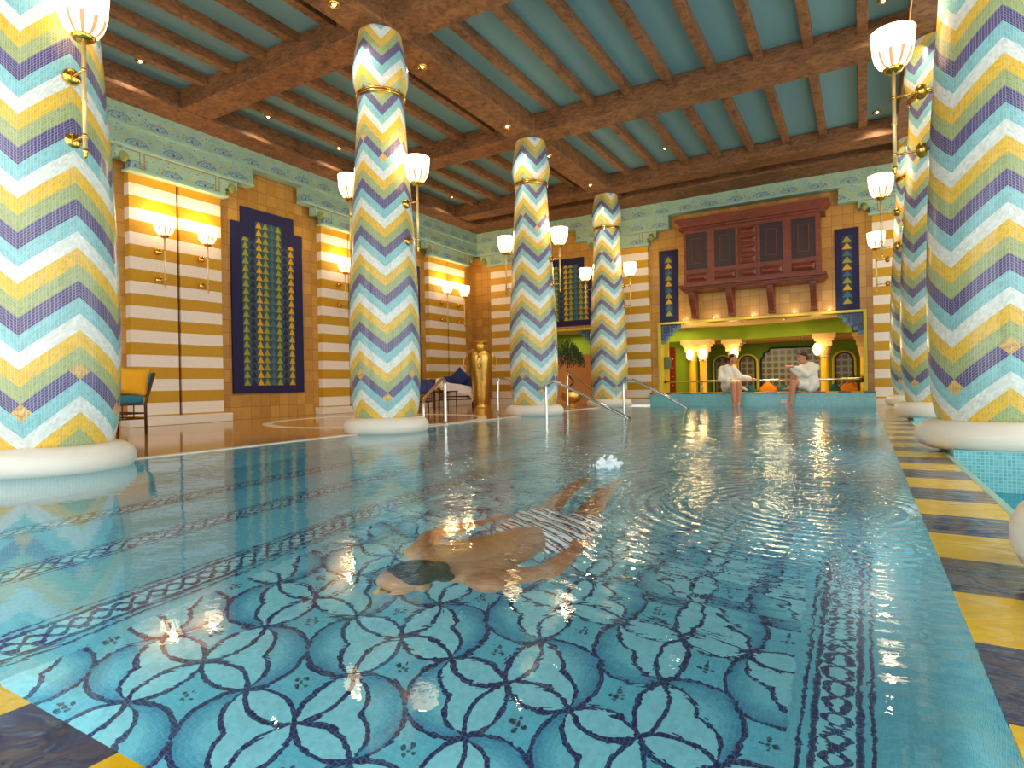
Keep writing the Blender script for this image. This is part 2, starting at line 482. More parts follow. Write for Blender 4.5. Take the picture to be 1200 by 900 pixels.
def obj(name, bm, mat, parent=None, smooth=False, loc=None, rz=0, bevel=0, auto=False):
    me = mesh_from(bm, name, mat, smooth)
    o = bpy.data.objects.new(name, me); COL.objects.link(o)
    if loc is not None: o.location = loc
    if rz: o.rotation_euler = (0, 0, rz)
    if parent is not None: o.parent = parent
    if bevel:
        b = o.modifiers.new('bevel', 'BEVEL'); b.width = bevel; b.segments = 2; b.limit_method = 'ANGLE'
    if auto:
        for p in me.polygons: p.use_smooth = True
        try: me.set_sharp_from_angle(angle=radians(35))
        except Exception: pass
    return o
def tag(o, label, cat, group=None):
    o['label'] = label; o['category'] = cat
    if group: o['group'] = group
    return o
def thing(name, label, cat, loc=(0, 0, 0), rz=0, group=None):
    o = bpy.data.objects.new(name, None); COL.objects.link(o); o.empty_display_size = .1
    o.location = loc; o.rotation_euler = (0, 0, rz); return tag(o, label, cat, group)
def struct(name, bm, mat, loc=None, rz=0, parent=None, **kw):
    o = obj(name, bm, mat, parent, loc=loc, rz=rz, **kw)
    if parent is None: o['kind'] = 'structure'
    return o
def dup(root, loc, rz=0, label=None, group=None):
    r = root.copy(); COL.objects.link(r); r.location = loc; r.rotation_euler = (0, 0, rz)
    if label: r['label'] = label
    if group: r['group'] = group
    for ch in list(root.children):
        c = ch.copy(); COL.objects.link(c); c.parent = r
        for g in list(ch.children):
            d = g.copy(); COL.objects.link(d); d.parent = c
    return r
def remeshed(bm, name, mat, voxel, parent=None, smooth=4, loc=None):
    me = mesh_from(bm, name, None)
    o = bpy.data.objects.new(name, me); COL.objects.link(o)
    r = o.modifiers.new('r', 'REMESH'); r.mode = 'VOXEL'; r.voxel_size = voxel
    s = o.modifiers.new('s', 'SMOOTH'); s.iterations = smooth; s.factor = .5
    dg = bpy.context.evaluated_depsgraph_get(); dg.update()
    me2 = bpy.data.meshes.new_from_object(o.evaluated_get(dg))
    o.modifiers.clear(); o.data = me2; bpy.data.meshes.remove(me)
    me2.name = name; me2.materials.clear(); me2.materials.append(mat)
    for p in me2.polygons: p.use_smooth = True
    if parent is not None: o.parent = parent
    if loc is not None: o.location = loc
    return o
BM = bmesh.new

# ------------------------------------------------------------------ constants
CX = (-4.55, .715); CY = (1.825, 4.975, 8.427, 11.69)
XW, YW, ZB = -8.6, 12.85, 4.37      # wall faces and underside of beams
ZC = 4.66                            # teal ceiling
YBACK = -3.2; XR = 3.6

# ------------------------------------------------------------------ setting: shell
b = BM(); box(b, XW - .5, -4.63, YBACK, YW + .3, -.3, 0)
struct('floor', b, M['deck'])
b = BM(); box(b, -4.55, .171, .428, 12.8, -1.35, -1.2)
struct('floor_pool', b, M['pool_floor'])
b = BM(); box(b, -4.67, -4.55, .3, 12.85, -1.3, -.012); struct('wall_pool_left', b, M['aqua'])
b = BM(); box(b, .171, .30, .3, 12.9, -1.3, -.012); struct('wall_pool_right', b, M['aqua'])
b = BM(); box(b, -4.6, .3, .2, .428, -1.3, -.012); struct('wall_pool_near', b, M['aqua'])
b = BM(); box(b, -4.63, -4.55, .1, 12.85, -.012, .006)
struct('trim_pool_edge', b, M['marble'])
b = BM(); box(b, .171, .441, .428, 12.8, -.012, .003); struct('trim_pool_rim_right', b, M['rim_y'])
b = BM(); box(b, .441, .47, -.6, 12.8, -.30, .004); struct('trim_rim_lip', b, M['frieze_trim'])
b = BM(); box(b, -4.63, .441, .12, .428, -.012, .003); struct('trim_pool_rim_near', b, M['rim_x'])
b = BM(); box(b, -4.63, .441, -.6, .12, -.10, -.02); struct('floor_near', b, M['aqua'])
# lower overflow basin right of the rim
b = BM(); box(b, .47, XR + 2, -3, 12.85, -1.6, -1.5); struct('floor_basin', b, M['basin_tile'])
b = BM(); bmesh.ops.create_grid(b, x_segments=2, y_segments=2, size=1, matrix=Matrix.Translation((2.535, 4.925, -.2)) @ Matrix.Diagonal((2.065, 7.925, 1, 1)))
M['basin_water'] = M['water'].copy(); M['basin_water'].name = 'basin_water'
for n_ in M['basin_water'].node_tree.nodes:
    if n_.type == 'BSDF_GLASS': n_.inputs['Color'].default_value = (.30, .62, .66, 1)
o = struct('basin_water', b, M['basin_water'])
# water of the big pool
b = BM(); bmesh.ops.create_grid(b, x_segments=40, y_segments=100, size=1, matrix=Matrix.Translation((-2.1895, 6.614, 0)) @ Matrix.Diagonal((2.3605, 6.186, 1, 1)))
o = obj('pool_water', b, M['water'], smooth=True); o['kind'] = 'stuff'; o['label'] = 'clear rippled turquoise water filling the large indoor pool'; o['category'] = 'water'
bw = bpy.data.objects['basin_water']; del bw['kind']; bw['kind'] = 'stuff'; bw['label'] = 'still teal water in the lower basin right of the striped rim'; bw['category'] = 'water'
# white ring inlaid in the deck
b = BM(); seg = 96
for r0, r1, z in ((1.47, 1.60, .004),):
    i_ = [b.verts.new((-6.2 + r0 * cos(2 * pi * k / seg), 6.62 + r0 * sin(2 * pi * k / seg), z)) for k in range(seg)]
    o_ = [b.verts.new((-6.2 + r1 * cos(2 * pi * k / seg), 6.62 + r1 * sin(2 * pi * k / seg), z)) for k in range(seg)]
    i2 = [b.verts.new((v.co.x, v.co.y, 0)) for v in i_]; o2 = [b.verts.new((v.co.x, v.co.y, 0)) for v in o_]
    for k in range(seg):
        j = (k + 1) % seg
        b.faces.new((i_[k], o_[k], o_[j], i_[j])); b.faces.new((o_[k], o2[k], o2[j], o_[j])); b.faces.new((i2[k], i_[k], i_[j], i2[j]))
struct('trim_deck_ring', b, M['marble'])

# left wall tiles, far wall tiles with two openings
b = BM(); box(b, XW - .45, XW - .12, YBACK, YW + .12, 0, ZC); struct('wall_left', b, M['gold_tile'])
TY = YW + .1
OPM = (-3.83, .02, .255, 1.735)      # main opening
OPL = (-7.05, -5.36, 0, 1.735)       # left opening
b = BM()
def tile_seg(x0, x1, z0, z1): box(b, x0, x1, TY, TY + .25, z0, z1)
tile_seg(XW - .3, OPL[0], 0, ZC); tile_seg(OPL[0], OPL[1], OPL[3], ZC); tile_seg(OPL[1], OPM[0], 0, ZC)
tile_seg(OPM[0], OPM[1], OPM[3], ZC); tile_seg(OPM[1], 3.9, 0, ZC)
struct('wall_far', b, M['gold_tile'])
b = BM(); box(b, OPM[0] - .2, OPM[1] + .17, YW - .06, TY + .3, -1.3, .225)
struct('wall_bench', b, M['aqua'])
b = BM(); box(b, OPM[0] - .2, OPM[1] + .17, YW - .075, TY + .3, .225, .25)
n_ = NT('bench_rim_tile'); x, y, z = n_.pos(); t_ = (x / .42).fr.lt(.5)
m_ = n_.bsdf(n_.mix(t_, srgb(196, 160, 40), srgb(90, 84, 84)), .3)
struct('trim_bench', b, m_)

# ceiling slab
b = BM(); box(b, XW - .4, 3.9, YBACK, YW + .3, ZC, ZC + .15); struct('ceiling', b, M['teal_ceiling'])

# ------------------------------------------------------------------ beams (fixed to the building)
bi = [0]
def beam(name, x0, x1, y0, y1, z0=ZB, z1=ZC):
    b = BM(); box(b, x0, x1, y0, y1, z0, z1); bi[0] += 1
    return struct('trim_%s_%d' % (name, bi[0]), b, M['beam_wood'], bevel=.012)
for xc in CX: beam('long_beam', xc - .225, xc + .215, YBACK, 12.1)
CBY = (-1.45, 1.80, 5.03, 8.36, 11.5)
for yc in CBY:
    beam('cross_beam', -8.1, CX[0] - .225, yc - .215, yc + .215)
    beam('cross_beam', CX[0] + .215, CX[1] - .225, yc - .215, yc + .215)
    beam('cross_beam', CX[1] + .215, 3.6, yc - .215, yc + .215)
for xc in CX:
    for yc in CBY[1:]:
        b = BM(); box(b, xc - .25, xc + .25, yc - .25, yc + .25, ZB - .015, ZC); bi[0] += 1
        struct('trim_beam_boss_%d' % bi[0], b, M['beam_wood'], bevel=.02)
beam('edge_beam', XW - .12, -8.1, YBACK, YW + .1, ZB, ZC)
beam('edge_beam', -8.1, 3.6, 12.1, YW + .1, ZB, ZC)
beam('edge_beam', XW - .12, -8.02, YBACK, YW + .1, ZB - .03, ZB + .03)
beam('edge_beam', -8.02, 3.6, 12.02, YW + .1, ZB - .03, ZB + .03)
beam('side_beam', 1.55, 1.95, YBACK, 12.1)
bounds = [YBACK] + list(CBY) + [12.32]
jn = 0
def joist(xc, y0, y1):
    global jn
    jn += 1; b = BM(); box(b, xc - .055, xc + .055, y0, y1, ZC - .125, ZC); struct('trim_joist_%d' % jn, b, M['beam_wood'], bevel=.008)
JX = [-8.1 + .6 * k for k in range(1, 6)] + [-1.94 + .567 * (k - 3.5) for k in range(8)] + [1.2]
for a_, c_ in zip(bounds, bounds[1:]):
    if a_ < .5 and c_ < 1: continue
    for xj in JX: joist(xj, a_ + .215, c_ - .215)

# ------------------------------------------------------------------ cornice
def cornice_top(nm, length, loc, rz):
    """frieze band hung on the wall; local x along wall, -y into the room"""
    b = BM(); box(b, 0, length, -.16, .05, 4.075, ZB - .03)
    o = struct(nm, b, M['frieze'], loc=loc, rz=rz)
    b = BM(); box(b, 0, length, -.175, .05, 4.055, 4.08); struct(nm + '_moulding', b, M['frieze_trim'], loc=loc, rz=rz)
cornice_top('trim_cornice_left', YW - YBACK, (XW - .02, YBACK, 0), pi / 2)
cornice_top('trim_cornice_far', 3.6 - XW, (XW, YW + .02, 0), 0)
def cornice_unit(idx, loc, rz, hl, hr, nl, nr, ends=(1, 1)):
    """stepped bracket of the frieze above a pilaster"""
    root = None
    b = BM(); box(b, -hl, hr, -.13, .05, 3.79, 4.055)
    root = struct('trim_cornice_step_%d' % idx, b, M['frieze'], loc=loc, rz=rz)
    b = BM(); box(b, -hl - .01, hr + .01, -.145, .05, 3.765, 3.79); obj('moulding', b, M['frieze_trim'], root)
    b = BM(); box(b, -nl, nr, -.11, .05, 3.50, 3.765)
    if ends[0]: box(b, -nl - .2, -nl, -.11, .05, 3.62, 3.765)
    if ends[1]: box(b, nr, nr + .2, -.11, .05, 3.62, 3.765)
    obj('lower_frieze', b, M['frieze'], root)
    b = BM(); box(b, -nl - .04, nr + .04, -.13, .05, 3.475, 3.505); obj('lower_moulding', b, M['frieze_trim'], root)
    # copper key-pattern lines
    b = BM(); y0, y1 = -.1135, -.105; w = .012
    xl, xr = -nl + .17, nr - .17
    def seg(xa, xb, za, zb): box(b, min(xa, xb), max(xa, xb), y0, y1, min(za, zb), max(za, zb))
    if ends[0]: seg(-nl - .17, xl - .06, 3.745, 3.745 + w)
    if ends[1]: seg(xr + .06, nr + .17, 3.745, 3.745 + w)
    seg(xl - .06, xl - .06 + w, 3.53, 3.745 + w); seg(xl - .06, xl, 3.53, 3.53 + w); seg(xl, xl + w, 3.53, 3.745 + w)
    seg(xl, xr, 3.745, 3.745 + w)
    seg(xr, xr + w, 3.53, 3.745 + w); seg(xr, xr + .06, 3.53, 3.53 + w); seg(xr + .06, xr + .06 + w, 3.53, 3.745 + w)
    obj('copper_line', b, M['copper_line'], root)
    for s, x0, on in ((-1, -nl, ends[0]), (1, nr, ends[1])):
        if not on: continue
        b = BM()
        for k in range(7):
            a = -pi / 2 + (k - 3) * .42
            r = Matrix.Rotation(a, 3, 'Y')
            ell(b, (x0 + s * .10 + cos(a) * .0, -.115, 3.62 + .0), (.05, .028, .022), 8, Matrix.Rotation(a + pi / 2, 3, 'Y'))
        ell(b, (x0 + s * .10, -.12, 3.635), (.062, .05, .075), 12)
        obj('leaf_carving', b, M['leaf_carving'], root, smooth=True)
ci = 0
PILL = ((1.72, .675), (5.06, .675), (8.41, .675), (11.62, .72))
for (yc, hw) in PILL:
    ci += 1; last = yc > 11
    cornice_unit(ci, (XW - .0, yc, 0), pi / 2, 1.17, 1.17 if not last else YW - yc, hw + .02, hw + .02 if not last else hw + .02, (1, 1))
PILF = ((-7.78, .37), (-4.63, .58), (.72, .55))
for (xc, hw) in PILF:
    ci += 1
    corner = xc < -7
    cornice_unit(ci, (xc, YW, 0), 0, (xc - XW) if corner else 1.08, 1.08 if xc < 0 else 1.08, hw + .02, hw + .02, (1, 1))

# pilasters
pi_ = 0
for (yc, hw) in PILL:
    pi_ += 1
    b = BM(); box(b, -hw, -.022, 0, .14, .13, 3.48); box(b, .022, hw, 0, .14, .13, 3.48); box(b, -.03, .03, .06, .14, .13, 3.48)
    p = struct('trim_pilaster_%d' % pi_, b, M['stripe'], loc=(XW, yc, 0), rz=pi / 2)
    b = BM(); box(b, -.022, .022, .045, .06, .13, 3.48); obj('groove', b, M['groove'], p)
    b = BM(); box(b, -hw - .09, hw + .09, -.10, .14, 0, .13); obj('plinth', b, M['marble'], p, bevel=.01)
for (xc, hw) in PILF:
    pi_ += 1
    b = BM(); box(b, -hw, hw, 0, .12, .10, 3.48)
    p = struct('trim_pilaster_%d' % pi_, b, M['stripe'], loc=(xc, YW, 0))
    b = BM(); box(b, -hw - .04, hw + .04, -.04, .12, -.1, .12); obj('plinth', b, M['marble'], p, bevel=.01)

# ------------------------------------------------------------------ columns
def column_profile():
    key = [(.14, .325), (.22, .350), (.34, .368), (.6, .382), (1.0, .384), (1.5, .372), (2.0, .352), (2.5, .322), (3.0, .288), (3.4, .266), (3.66, .256)]
    pts = []
    for i in range(60):
        z = .14 + (3.66 - .14) * i / 59
        for (z0, r0), (z1, r1) in zip(key, key[1:]):
            if z0 <= z <= z1 + 1e-6:
                t = (z - z0) / (z1 - z0); t = t * t * (3 - 2 * t) * .35 + t * .65
                pts.append((r0 + (r1 - r0) * t, z)); break
    return pts
def make_column():
    root = thing('mosaic_column', '', 'column')
    b = BM(); lathe(b, column_profile(), 96); obj('shaft', b, M['chevron'], root, smooth=True)
    b = BM(); lathe(b, [(.256, 3.66), (.268, 3.72), (.292, 3.80), (.306, 3.88), (.304, 3.95), (.290, 4.05), (.270, 4.17), (.248, 4.28), (.238, 4.34), (.23, ZB + .002)], 96)
    obj('capital', b, M['chevron'], root, smooth=True)
    b = BM()
    for zz in (3.652, 3.678): tube(b, [(.262 * cos(t), .262 * sin(t), zz) for t in [2 * pi * k / 64 for k in range(65)]], .012, 8, cap=False)
    obj('brass_ring', b, M['brass'], root, smooth=True)
    b = BM(); lathe(b, [(.40, -.02), (.445, .005), (.462, .04), (.462, .085), (.445, .125), (.40, .155), (.34, .165), (.30, .165)], 64)
    obj('base', b, M['white_stone'], root, smooth=True)
    return root
col0 = make_column(); first = True
LBL = {(0, 1): 'thick chevron mosaic column between the big near-left column and the third, beside the pool edge',
       (0, 0): 'huge chevron mosaic column at the left edge of the picture, standing in the water',
       (0, 2): 'chevron mosaic column in the left row in front of the gold vase corner, third from the camera',
       (0, 3): 'farthest chevron mosaic column of the left row beside the potted tree',
       (1, 0): 'white-based mosaic column whose round base just enters at the lower right edge',
       (1, 1): 'largest chevron mosaic column of the right row on an aqua tiled pedestal',
       (1, 2): 'chevron mosaic column of the right row directly behind the largest right one',
       (1, 3): 'farthest chevron mosaic column of the right row, a thin sliver near the striped pilaster'}
for i, cx in enumerate(CX):
    for j, cy in enumerate(CY):
        dz = 0 if i == 0 else .05
        if (i, j) == (1, 0): cx = .76
        if first:
            c = col0; c.location = (cx, cy, .0); first = False
        else: c = dup(col0, (cx, cy, dz))
        c['label'] = LBL[(i, j)]; c['group'] = 'chevron mosaic columns along the pool'
# right row: bases sit a little higher, on tiled pedestals
for j, cy in enumerate(CY):
    b = BM(); box(b, .471, 1.35, cy - .43, cy + .43, -1.5, .045)
    struct('trim_pedestal_%d' % (j + 1), b, M['aqua'])

# ------------------------------------------------------------------ sconces
def make_sconce():
    root = thing('wall_sconce', '', 'lamp')
    # origin at stem axis, stem bottom z=0 ; out is -y, wall at +y
    b = BM(); tube(b, [(0, 0, .0), (0, 0, .66)], .0125, 10); tube(b, [(0, 0, .30), (0, 0, .315)], .017, 10); tube(b, [(0, 0, .07), (0, 0, .08)], .017, 10)
    obj('stem', b, M['pale_brass'], root, smooth=True)
    b = BM(); lathe(b, [(.002, -.05), (.012, -.035), (.008, -.02), (.018, -.008), (.014, .004), (.012, .01)], 14)
    obj('finial', b, M['brass'], root, smooth=True)
    b = BM(); lathe(b, [(.0, .655), (.02, .655), (.05, .668), (.066, .69), (.06, .70), (.0, .70)], 24, cap=False); obj('shade_cup', b, M['brass'], root, smooth=True)
    b = BM()
    prof = [(.045, .685), (.085, .715), (.112, .76), (.126, .82), (.130, .86), (.134, .91), (.138, .95)]
    inner = [(r - .008, z) for r, z in prof[::-1]]
    seg = 64; rings = []
    for k, (r, z) in enumerate(prof + inner):
        ring = []
        for i in range(seg):
            t = 2 * pi * i / seg
            rr = r * (1 + (.03 * cos(10 * t) if z < .84 else 0))
            ring.append(b.verts.new((rr * cos(t), rr * sin(t), z)))
        rings.append(ring)
    for a, c in zip(rings, rings[1:]):
        for i in range(seg): b.faces.new((a[i], a[(i + 1) % seg], c[(i + 1) % seg], c[i]))
    b.faces.new(rings[0][::-1])
    obj('glass_shade', b, M['shade'], root, smooth=True)
    for zz in (.49, .09):
        b = BM(); tube(b, [(0, 0, zz), (0, .20, zz)], .008, 8); ell(b, (0, 0, zz), (.017,) * 3, 10)
        a = obj('bracket_arm', b, M['brass'], root, smooth=True)
        b = BM()
        bmx = BM(); lathe(bmx, [(.0, .0), (.030, .0), (.046, .012), (.052, .03), (.048, .05), (.040, .06)], 20)
        bmesh.ops.rotate(bmx, verts=bmx.verts, matrix=Matrix.Rotation(-pi / 2, 3, 'X'))
        bmesh.ops.translate(bmx, verts=bmx.verts, vec=(0, .125, zz)); b.free()
        obj('rosette', bmx, M['brass'], a, smooth=True)
    return root
sc0 = make_sconce(); used = [False]
def bulb(x, y, z, e, name='sconce_glow'):
    L = bpy.data.lights.new(name, 'POINT'); L.energy = e; L.color = (1, .68, .32); L.shadow_soft_size = .06
    o = bpy.data.objects.new(name, L); COL.objects.link(o); o.location = (x, y, z); return o
def sconce(x, y, z, rz, label, group, e=9):
    if not used[0]: r = sc0; r.location = (x, y, z); r.rotation_euler = (0, 0, rz); used[0] = True
    else: r = dup(sc0, (x, y, z), rz)
    r['label'] = label; r['group'] = group
    bulb(x, y, z + .99, e)
ZS = 1.965; RR, LR = pi / 2, -pi / 2
G1 = 'brass sconces on the left row of columns'; G2 = 'brass sconces on the striped left wall pilasters'; G3 = 'brass sconces on the right row of columns'
sconce(-4.06, CY[0], ZS, RR, 'largest lit brass sconce, on the huge near-left column', G1)
for j, w in ((1, 'second column from the left'), (2, 'third column of the left row'), (3, 'farthest column of the left row')):
    sconce(-4.55 + .49, CY[j], ZS, RR, 'lit brass sconce on the right side of the ' + w, G1)
    sconce(-4.55 - .49, CY[j], ZS, LR, 'lit brass sconce on the left side of the ' + w, G1)
for j, w in ((1, 'high lit brass sconce on the biggest right-hand column'), (2, 'middle lit brass sconce of the three at the right, on the column behind'), (3, 'smallest and lowest lit brass sconce of the three at the right')):
    sconce(.70 - .49, CY[j], ZS, LR, w, G3)
for y_, w in ((4.75, 'lit brass sconce on the first striped pilaster, left of its groove'), (5.385, 'lit brass sconce on the first striped pilaster, right of its groove'),
              (8.13, 'lit brass sconce on the striped pilaster just left of the second column'), (8.78, 'lit brass sconce on the second striped pilaster, hidden behind the second column'),
              (11.34, 'lit brass sconce on the corner-side striped pilaster, left of its groove'), (12.03, 'lit brass sconce on the corner-side striped pilaster, right of its groove')):
    sconce(XW + .2, y_, ZS, RR, w, G2, 8)

# ------------------------------------------------------------------ triangle panels
def panel(loc, rz, label, wide, group):
    b = BM()
    if wide:
        hw, hi = .70, .52; pts = [(-hw, 0), (hw, 0), (hw, 2.79), (hi, 2.79), (hi, 3.06), (-hi, 3.06), (-hi, 2.79), (-hw, 2.79)]
        prism(b, pts, -.035, 0); m = M['wide_mat']
    else:
        prism(b, [(-.2, 0), (.2, 0), (.2, 1.56), (-.2, 1.56)], -.035, 0); m = M['narrow_mat']
    o = obj('triangle_panel', b, m, loc=loc, rz=rz)
    return tag(o, label, 'wall panel', group)
G4 = 'navy woven panels with rows of triangles'
panel((XW - .12, 6.67, .42), RR, 'tall navy panel of coloured triangles on the left wall, fully visible', True, G4)
panel((XW - .12, 3.32, .42), RR, 'tall navy triangle panel mostly hidden behind the huge near-left column', True, G4)
panel((XW - .12, 9.98, .42), RR, 'tall navy triangle panel peeking out right of the second column', True, G4)
# far panel above the left opening is shorter
b = BM(); prism(b, [(-.9, 0), (.9, 0), (.9, 1.32), (.66, 1.32), (.66, 1.60), (-.66, 1.60), (-.66, 1.32), (-.9, 1.32)], -.035, 0)
M['mid_mat'] = mat_mat(12, .128, .125, [OL, NV, GD, OL, BL, OL, NV, GD, OL, BL, OL, GD], 'far_triangle_panel', -.768, 1.44, 1.2, (0, 1, 10, 11))
tag(obj('triangle_panel', b, M['mid_mat'], loc=(-6.27, TY, 1.85)), 'wide navy triangle panel on the far wall above the tree', 'wall panel', G4)
panel((-3.62, TY, 1.78), 0, 'narrow navy strip panel with one line of triangles, left of the wooden balcony', False, G4)
panel((-.24, TY, 1.765), 0, 'narrow navy strip panel with one line of triangles, right of the wooden balcony', False, G4)

# ------------------------------------------------------------------ wooden balcony
root = thing('wooden_balcony', 'carved red-brown wooden bay balcony with lattice windows high on the far wall', 'balcony', (-1.92, TY, 0))
yf = -.47
def frust(b, x0, x1, z0, z1, y, d=.03, t=.35):
    """raised field panel: pyramid-hipped"""
    h = min(x1 - x0, z1 - z0) * .5 * .8
    a = [b.verts.new(p) for p in ((x0, y, z0), (x1, y, z0), (x1, y, z1), (x0, y, z1))]
    c = [b.verts.new(p) for p in ((x0 + h, y - d, z0 + h), (x1 - h, y - d, z0 + h), (x1 - h, y - d, z1 - h), (x0 + h, y - d, z1 - h))]
    for i in range(4): b.faces.new((a[i], a[(i + 1) % 4], c[(i + 1) % 4], c[i]))
    b.faces.new(c); b.faces.new(a[::-1])
b = BM(); box(b, -1.26, 1.26, yf + .03, 0, 2.47, 3.66)
zt, zb_ = 3.56, 2.47
WX = [(-1.20, -.79), (-.64, -.24), (.22, .62), (.77, 1.18)]
edges = [-1.26] + [v for w in WX for v in w] + [1.26]
# front frame: stiles between the rails
box(b, -1.26, 1.26, yf, yf + .03, 3.53, 3.66); box(b, -1.26, 1.26, yf, yf + .03, 2.47, 2.52)
for x0, x1 in WX + [(-.19, .17)]: box(b, x0, x1, yf, yf + .03, 2.70, 2.78)
for x0, x1 in ((-1.26, -1.20), (-.79, -.64), (-.24, -.19), (.17, .22), (.62, .77), (1.18, 1.26)): box(b, x0, x1, yf, yf + .03, 2.52, 3.53)
obj('bay_body', b, M['red_wood'], root)
b = BM(); prism(b, [(-1.28, 3.64), (1.28, 3.64), (1.30, 3.70), (1.40, 3.76), (1.42, 3.82), (-1.42, 3.82), (-1.40, 3.76), (-1.30, 3.70)], yf - .12, 0)
box(b, -1.34, 1.34, yf - .05, 0, 3.60, 3.66); obj('bay_cornice', b, M['red_wood'], root)
b = BM(); box(b, -1.36, 1.36, yf - .10, 0, 2.42, 2.47); box(b, -1.32, 1.32, yf - .05, 0, 2.38, 2.42); box(b, -1.29, 1.29, yf - .03, 0, 2.345, 2.38); obj('bay_shelf', b, M['red_wood'], root, bevel=.006)
for x0, x1 in WX:
    b = BM(); box(b, x0, x1, yf + .012, yf + .028, 2.78, 3.53); w = obj('lattice_window', b, M['lattice'], root)
    b = BM(); cx_ = (x0 + x1) / 2; hw = (x1 - x0) * .24
    for a_ in ((cx_ - hw, cx_ + hw, 2.90, 2.912), (cx_ - hw, cx_ + hw, 3.408, 3.42), (cx_ - hw, cx_ - hw + .012, 2.90, 3.42), (cx_ + hw - .012, cx_ + hw, 2.90, 3.42)):
        box(b, a_[0], a_[1], yf + .003, yf + .013, a_[2], a_[3])
    obj('window_bead', b, M['red_wood'], w)
for x0, x1 in WX + [(-.17, .15)]:
    b = BM(); frust(b, x0 + .01, x1 - .01, 2.545, 2.685, yf + .02, .035); obj('field_panel', b, M['red_wood'], root)
for k in range(4):
    b = BM(); z0 = 2.80 + k * .185; frust(b, -.16, .14, z0, z0 + .15, yf + .02, .035); obj('field_panel', b, M['red_wood'], root)
for xk in (-1.13, -.39, .37, 1.12):
    b = BM()
    prof = [(-.45, 2.345), (-.45, 2.26), (-.42, 2.18), (-.33, 2.08), (-.25, 1.98), (-.20, 1.88), (-.19, 1.83), (-.02, 1.83), (-.02, 2.345)]
    a = [b.verts.new((xk - .055, y, z)) for y, z in prof]; c = [b.verts.new((xk + .055, y, z)) for y, z in prof]
    for i in range(len(a)): b.faces.new((a[i], a[(i + 1) % len(a)], c[(i + 1) % len(a)], c[i]))
    b.faces.new(a[::-1]); b.faces.new(c)
    box(b, xk - .062, xk + .062, -.205, -.0, 1.82, 1.86)
    obj('corbel', b, M['red_wood'], root, bevel=.005)

for k, xk in enumerate((-3.32, -2.68, -1.93, -1.17, -.55)):
    r = thing('ledge_uplight', 'small uplight on the frame below the balcony, %s' % ['at the far left', 'between the two left corbels', 'under the balcony centre', 'between the two right corbels', 'at the far right'][k], 'light', (xk, TY - .03, OPM[3] + .046), 0, 'small uplights on the opening frame')
    b = BM(); lathe(b, [(.02, 0), (.024, .01), (.022, .018), (.012, .02)], 14); obj('housing', b, M['brass'], r, smooth=True)
    b = BM(); ell(b, (0, 0, .02), (.013, .013, .006), 10); obj('lens', b, M['downlight'], r, smooth=True)
    L = bpy.data.lights.new('uplight_beam', 'POINT'); L.energy = 1.8; L.color = (1, .78, .36); L.shadow_soft_size = .02
    o = bpy.data.objects.new('uplight_beam', L); COL.objects.link(o); o.location = (xk, TY - .26, OPM[3] + .12)
# ------------------------------------------------------------------ opening frames and stepped corners
def frame(nm, x0, x1, z0, z1, w=.045):
    b = BM(); y0, y1 = TY - .05, TY + .02
    box(b, x0 - w, x1 + w, y0, y1, z1, z1 + w); box(b, x0 - w, x0, y0, y1, z0, z1); box(b, x1, x1 + w, y0, y1, z0, z1)
    # lintel and jamb linings
    box(b, x0, x0 + .012, TY, TY + .27, z0, z1); box(b, x1 - .012, x1, TY, TY + .27, z0, z1)
    struct(nm, b, M['yellow_trim'])
frame('trim_opening_main', OPM[0], OPM[1], OPM[2], OPM[3]); frame('trim_opening_left', OPL[0], OPL[1], .0, OPL[3])
def stepcorner(x, s, label):
    r = thing('stepped_corner_bracket', label, 'wall ornament', (x, TY + .03, OPM[3]), 0, 'stepped blue corner brackets of the far openings')
    def stair(k, wtot, htot, n, name, mat, y0, y1):
        b = BM()
        for i in range(n):
            x0 = wtot * i / n; x1 = wtot * (i + 1) / n; z = -htot * (n - i) / n
            box(b, min(s * x0, s * x1), max(s * x0, s * x1), y0, y1, z, 0)
        obj(name, b, mat, r)
    stair(0, .42, .42, 5, 'outer_steps', M['fret_mid'], 0, .05)
    stair(1, .34, .34, 4, 'middle_steps', M['fret_dark'], -.012, 0)
    b = BM()
    for (a0, a1, z0, z1) in ((.03, .21, -.04, -.03), (.03, .21, -.21, -.20), (.03, .04, -.21, -.03), (.20, .21, -.21, -.03)):
        box(b, min(s * a0, s * a1), max(s * a0, s * a1), -.02, -.012, z0, z1)
    for (a0, a1, z0, z1) in ((.24, .32, -.035, -.028), (.24, .32, -.085, -.078), (.24, .247, -.085, -.03), (.313, .32, -.085, -.03), (.04, .11, -.25, -.243), (.04, .11, -.30, -.293), (.04, .047, -.30, -.243), (.103, .11, -.30, -.243)):
        box(b, min(s * a0, s * a1), max(s * a0, s * a1), -.02, -.012, z0, z1)
    obj('inlay_line', b, M['fret_line'], r)
stepcorner(OPM[0] + .012, 1, 'stepped blue corner bracket at the top left of the wide opening')
stepcorner(OPM[1] - .012, -1, 'stepped blue corner bracket at the top right of the wide opening')
stepcorner(OPL[1] - .012, -1, 'stepped blue corner bracket above the potted tree, left of the farthest column')

b = BM(); box(b, OPM[0], OPM[0] + .10, TY + .27, TY + .30, -.4, 1.8); struct('wall_yellow_jamb', b, M['yellow_paint'])
# plaque on the yellow jamb
b = BM(); box(b, OPM[0] + .012, OPM[0] + .16, TY + .20, TY + .215, .76, 1.04)
tag(obj('wall_plaque', b, M['sign_grey'], bevel=.004), 'small grey-green plaque beside the red door', 'plaque')

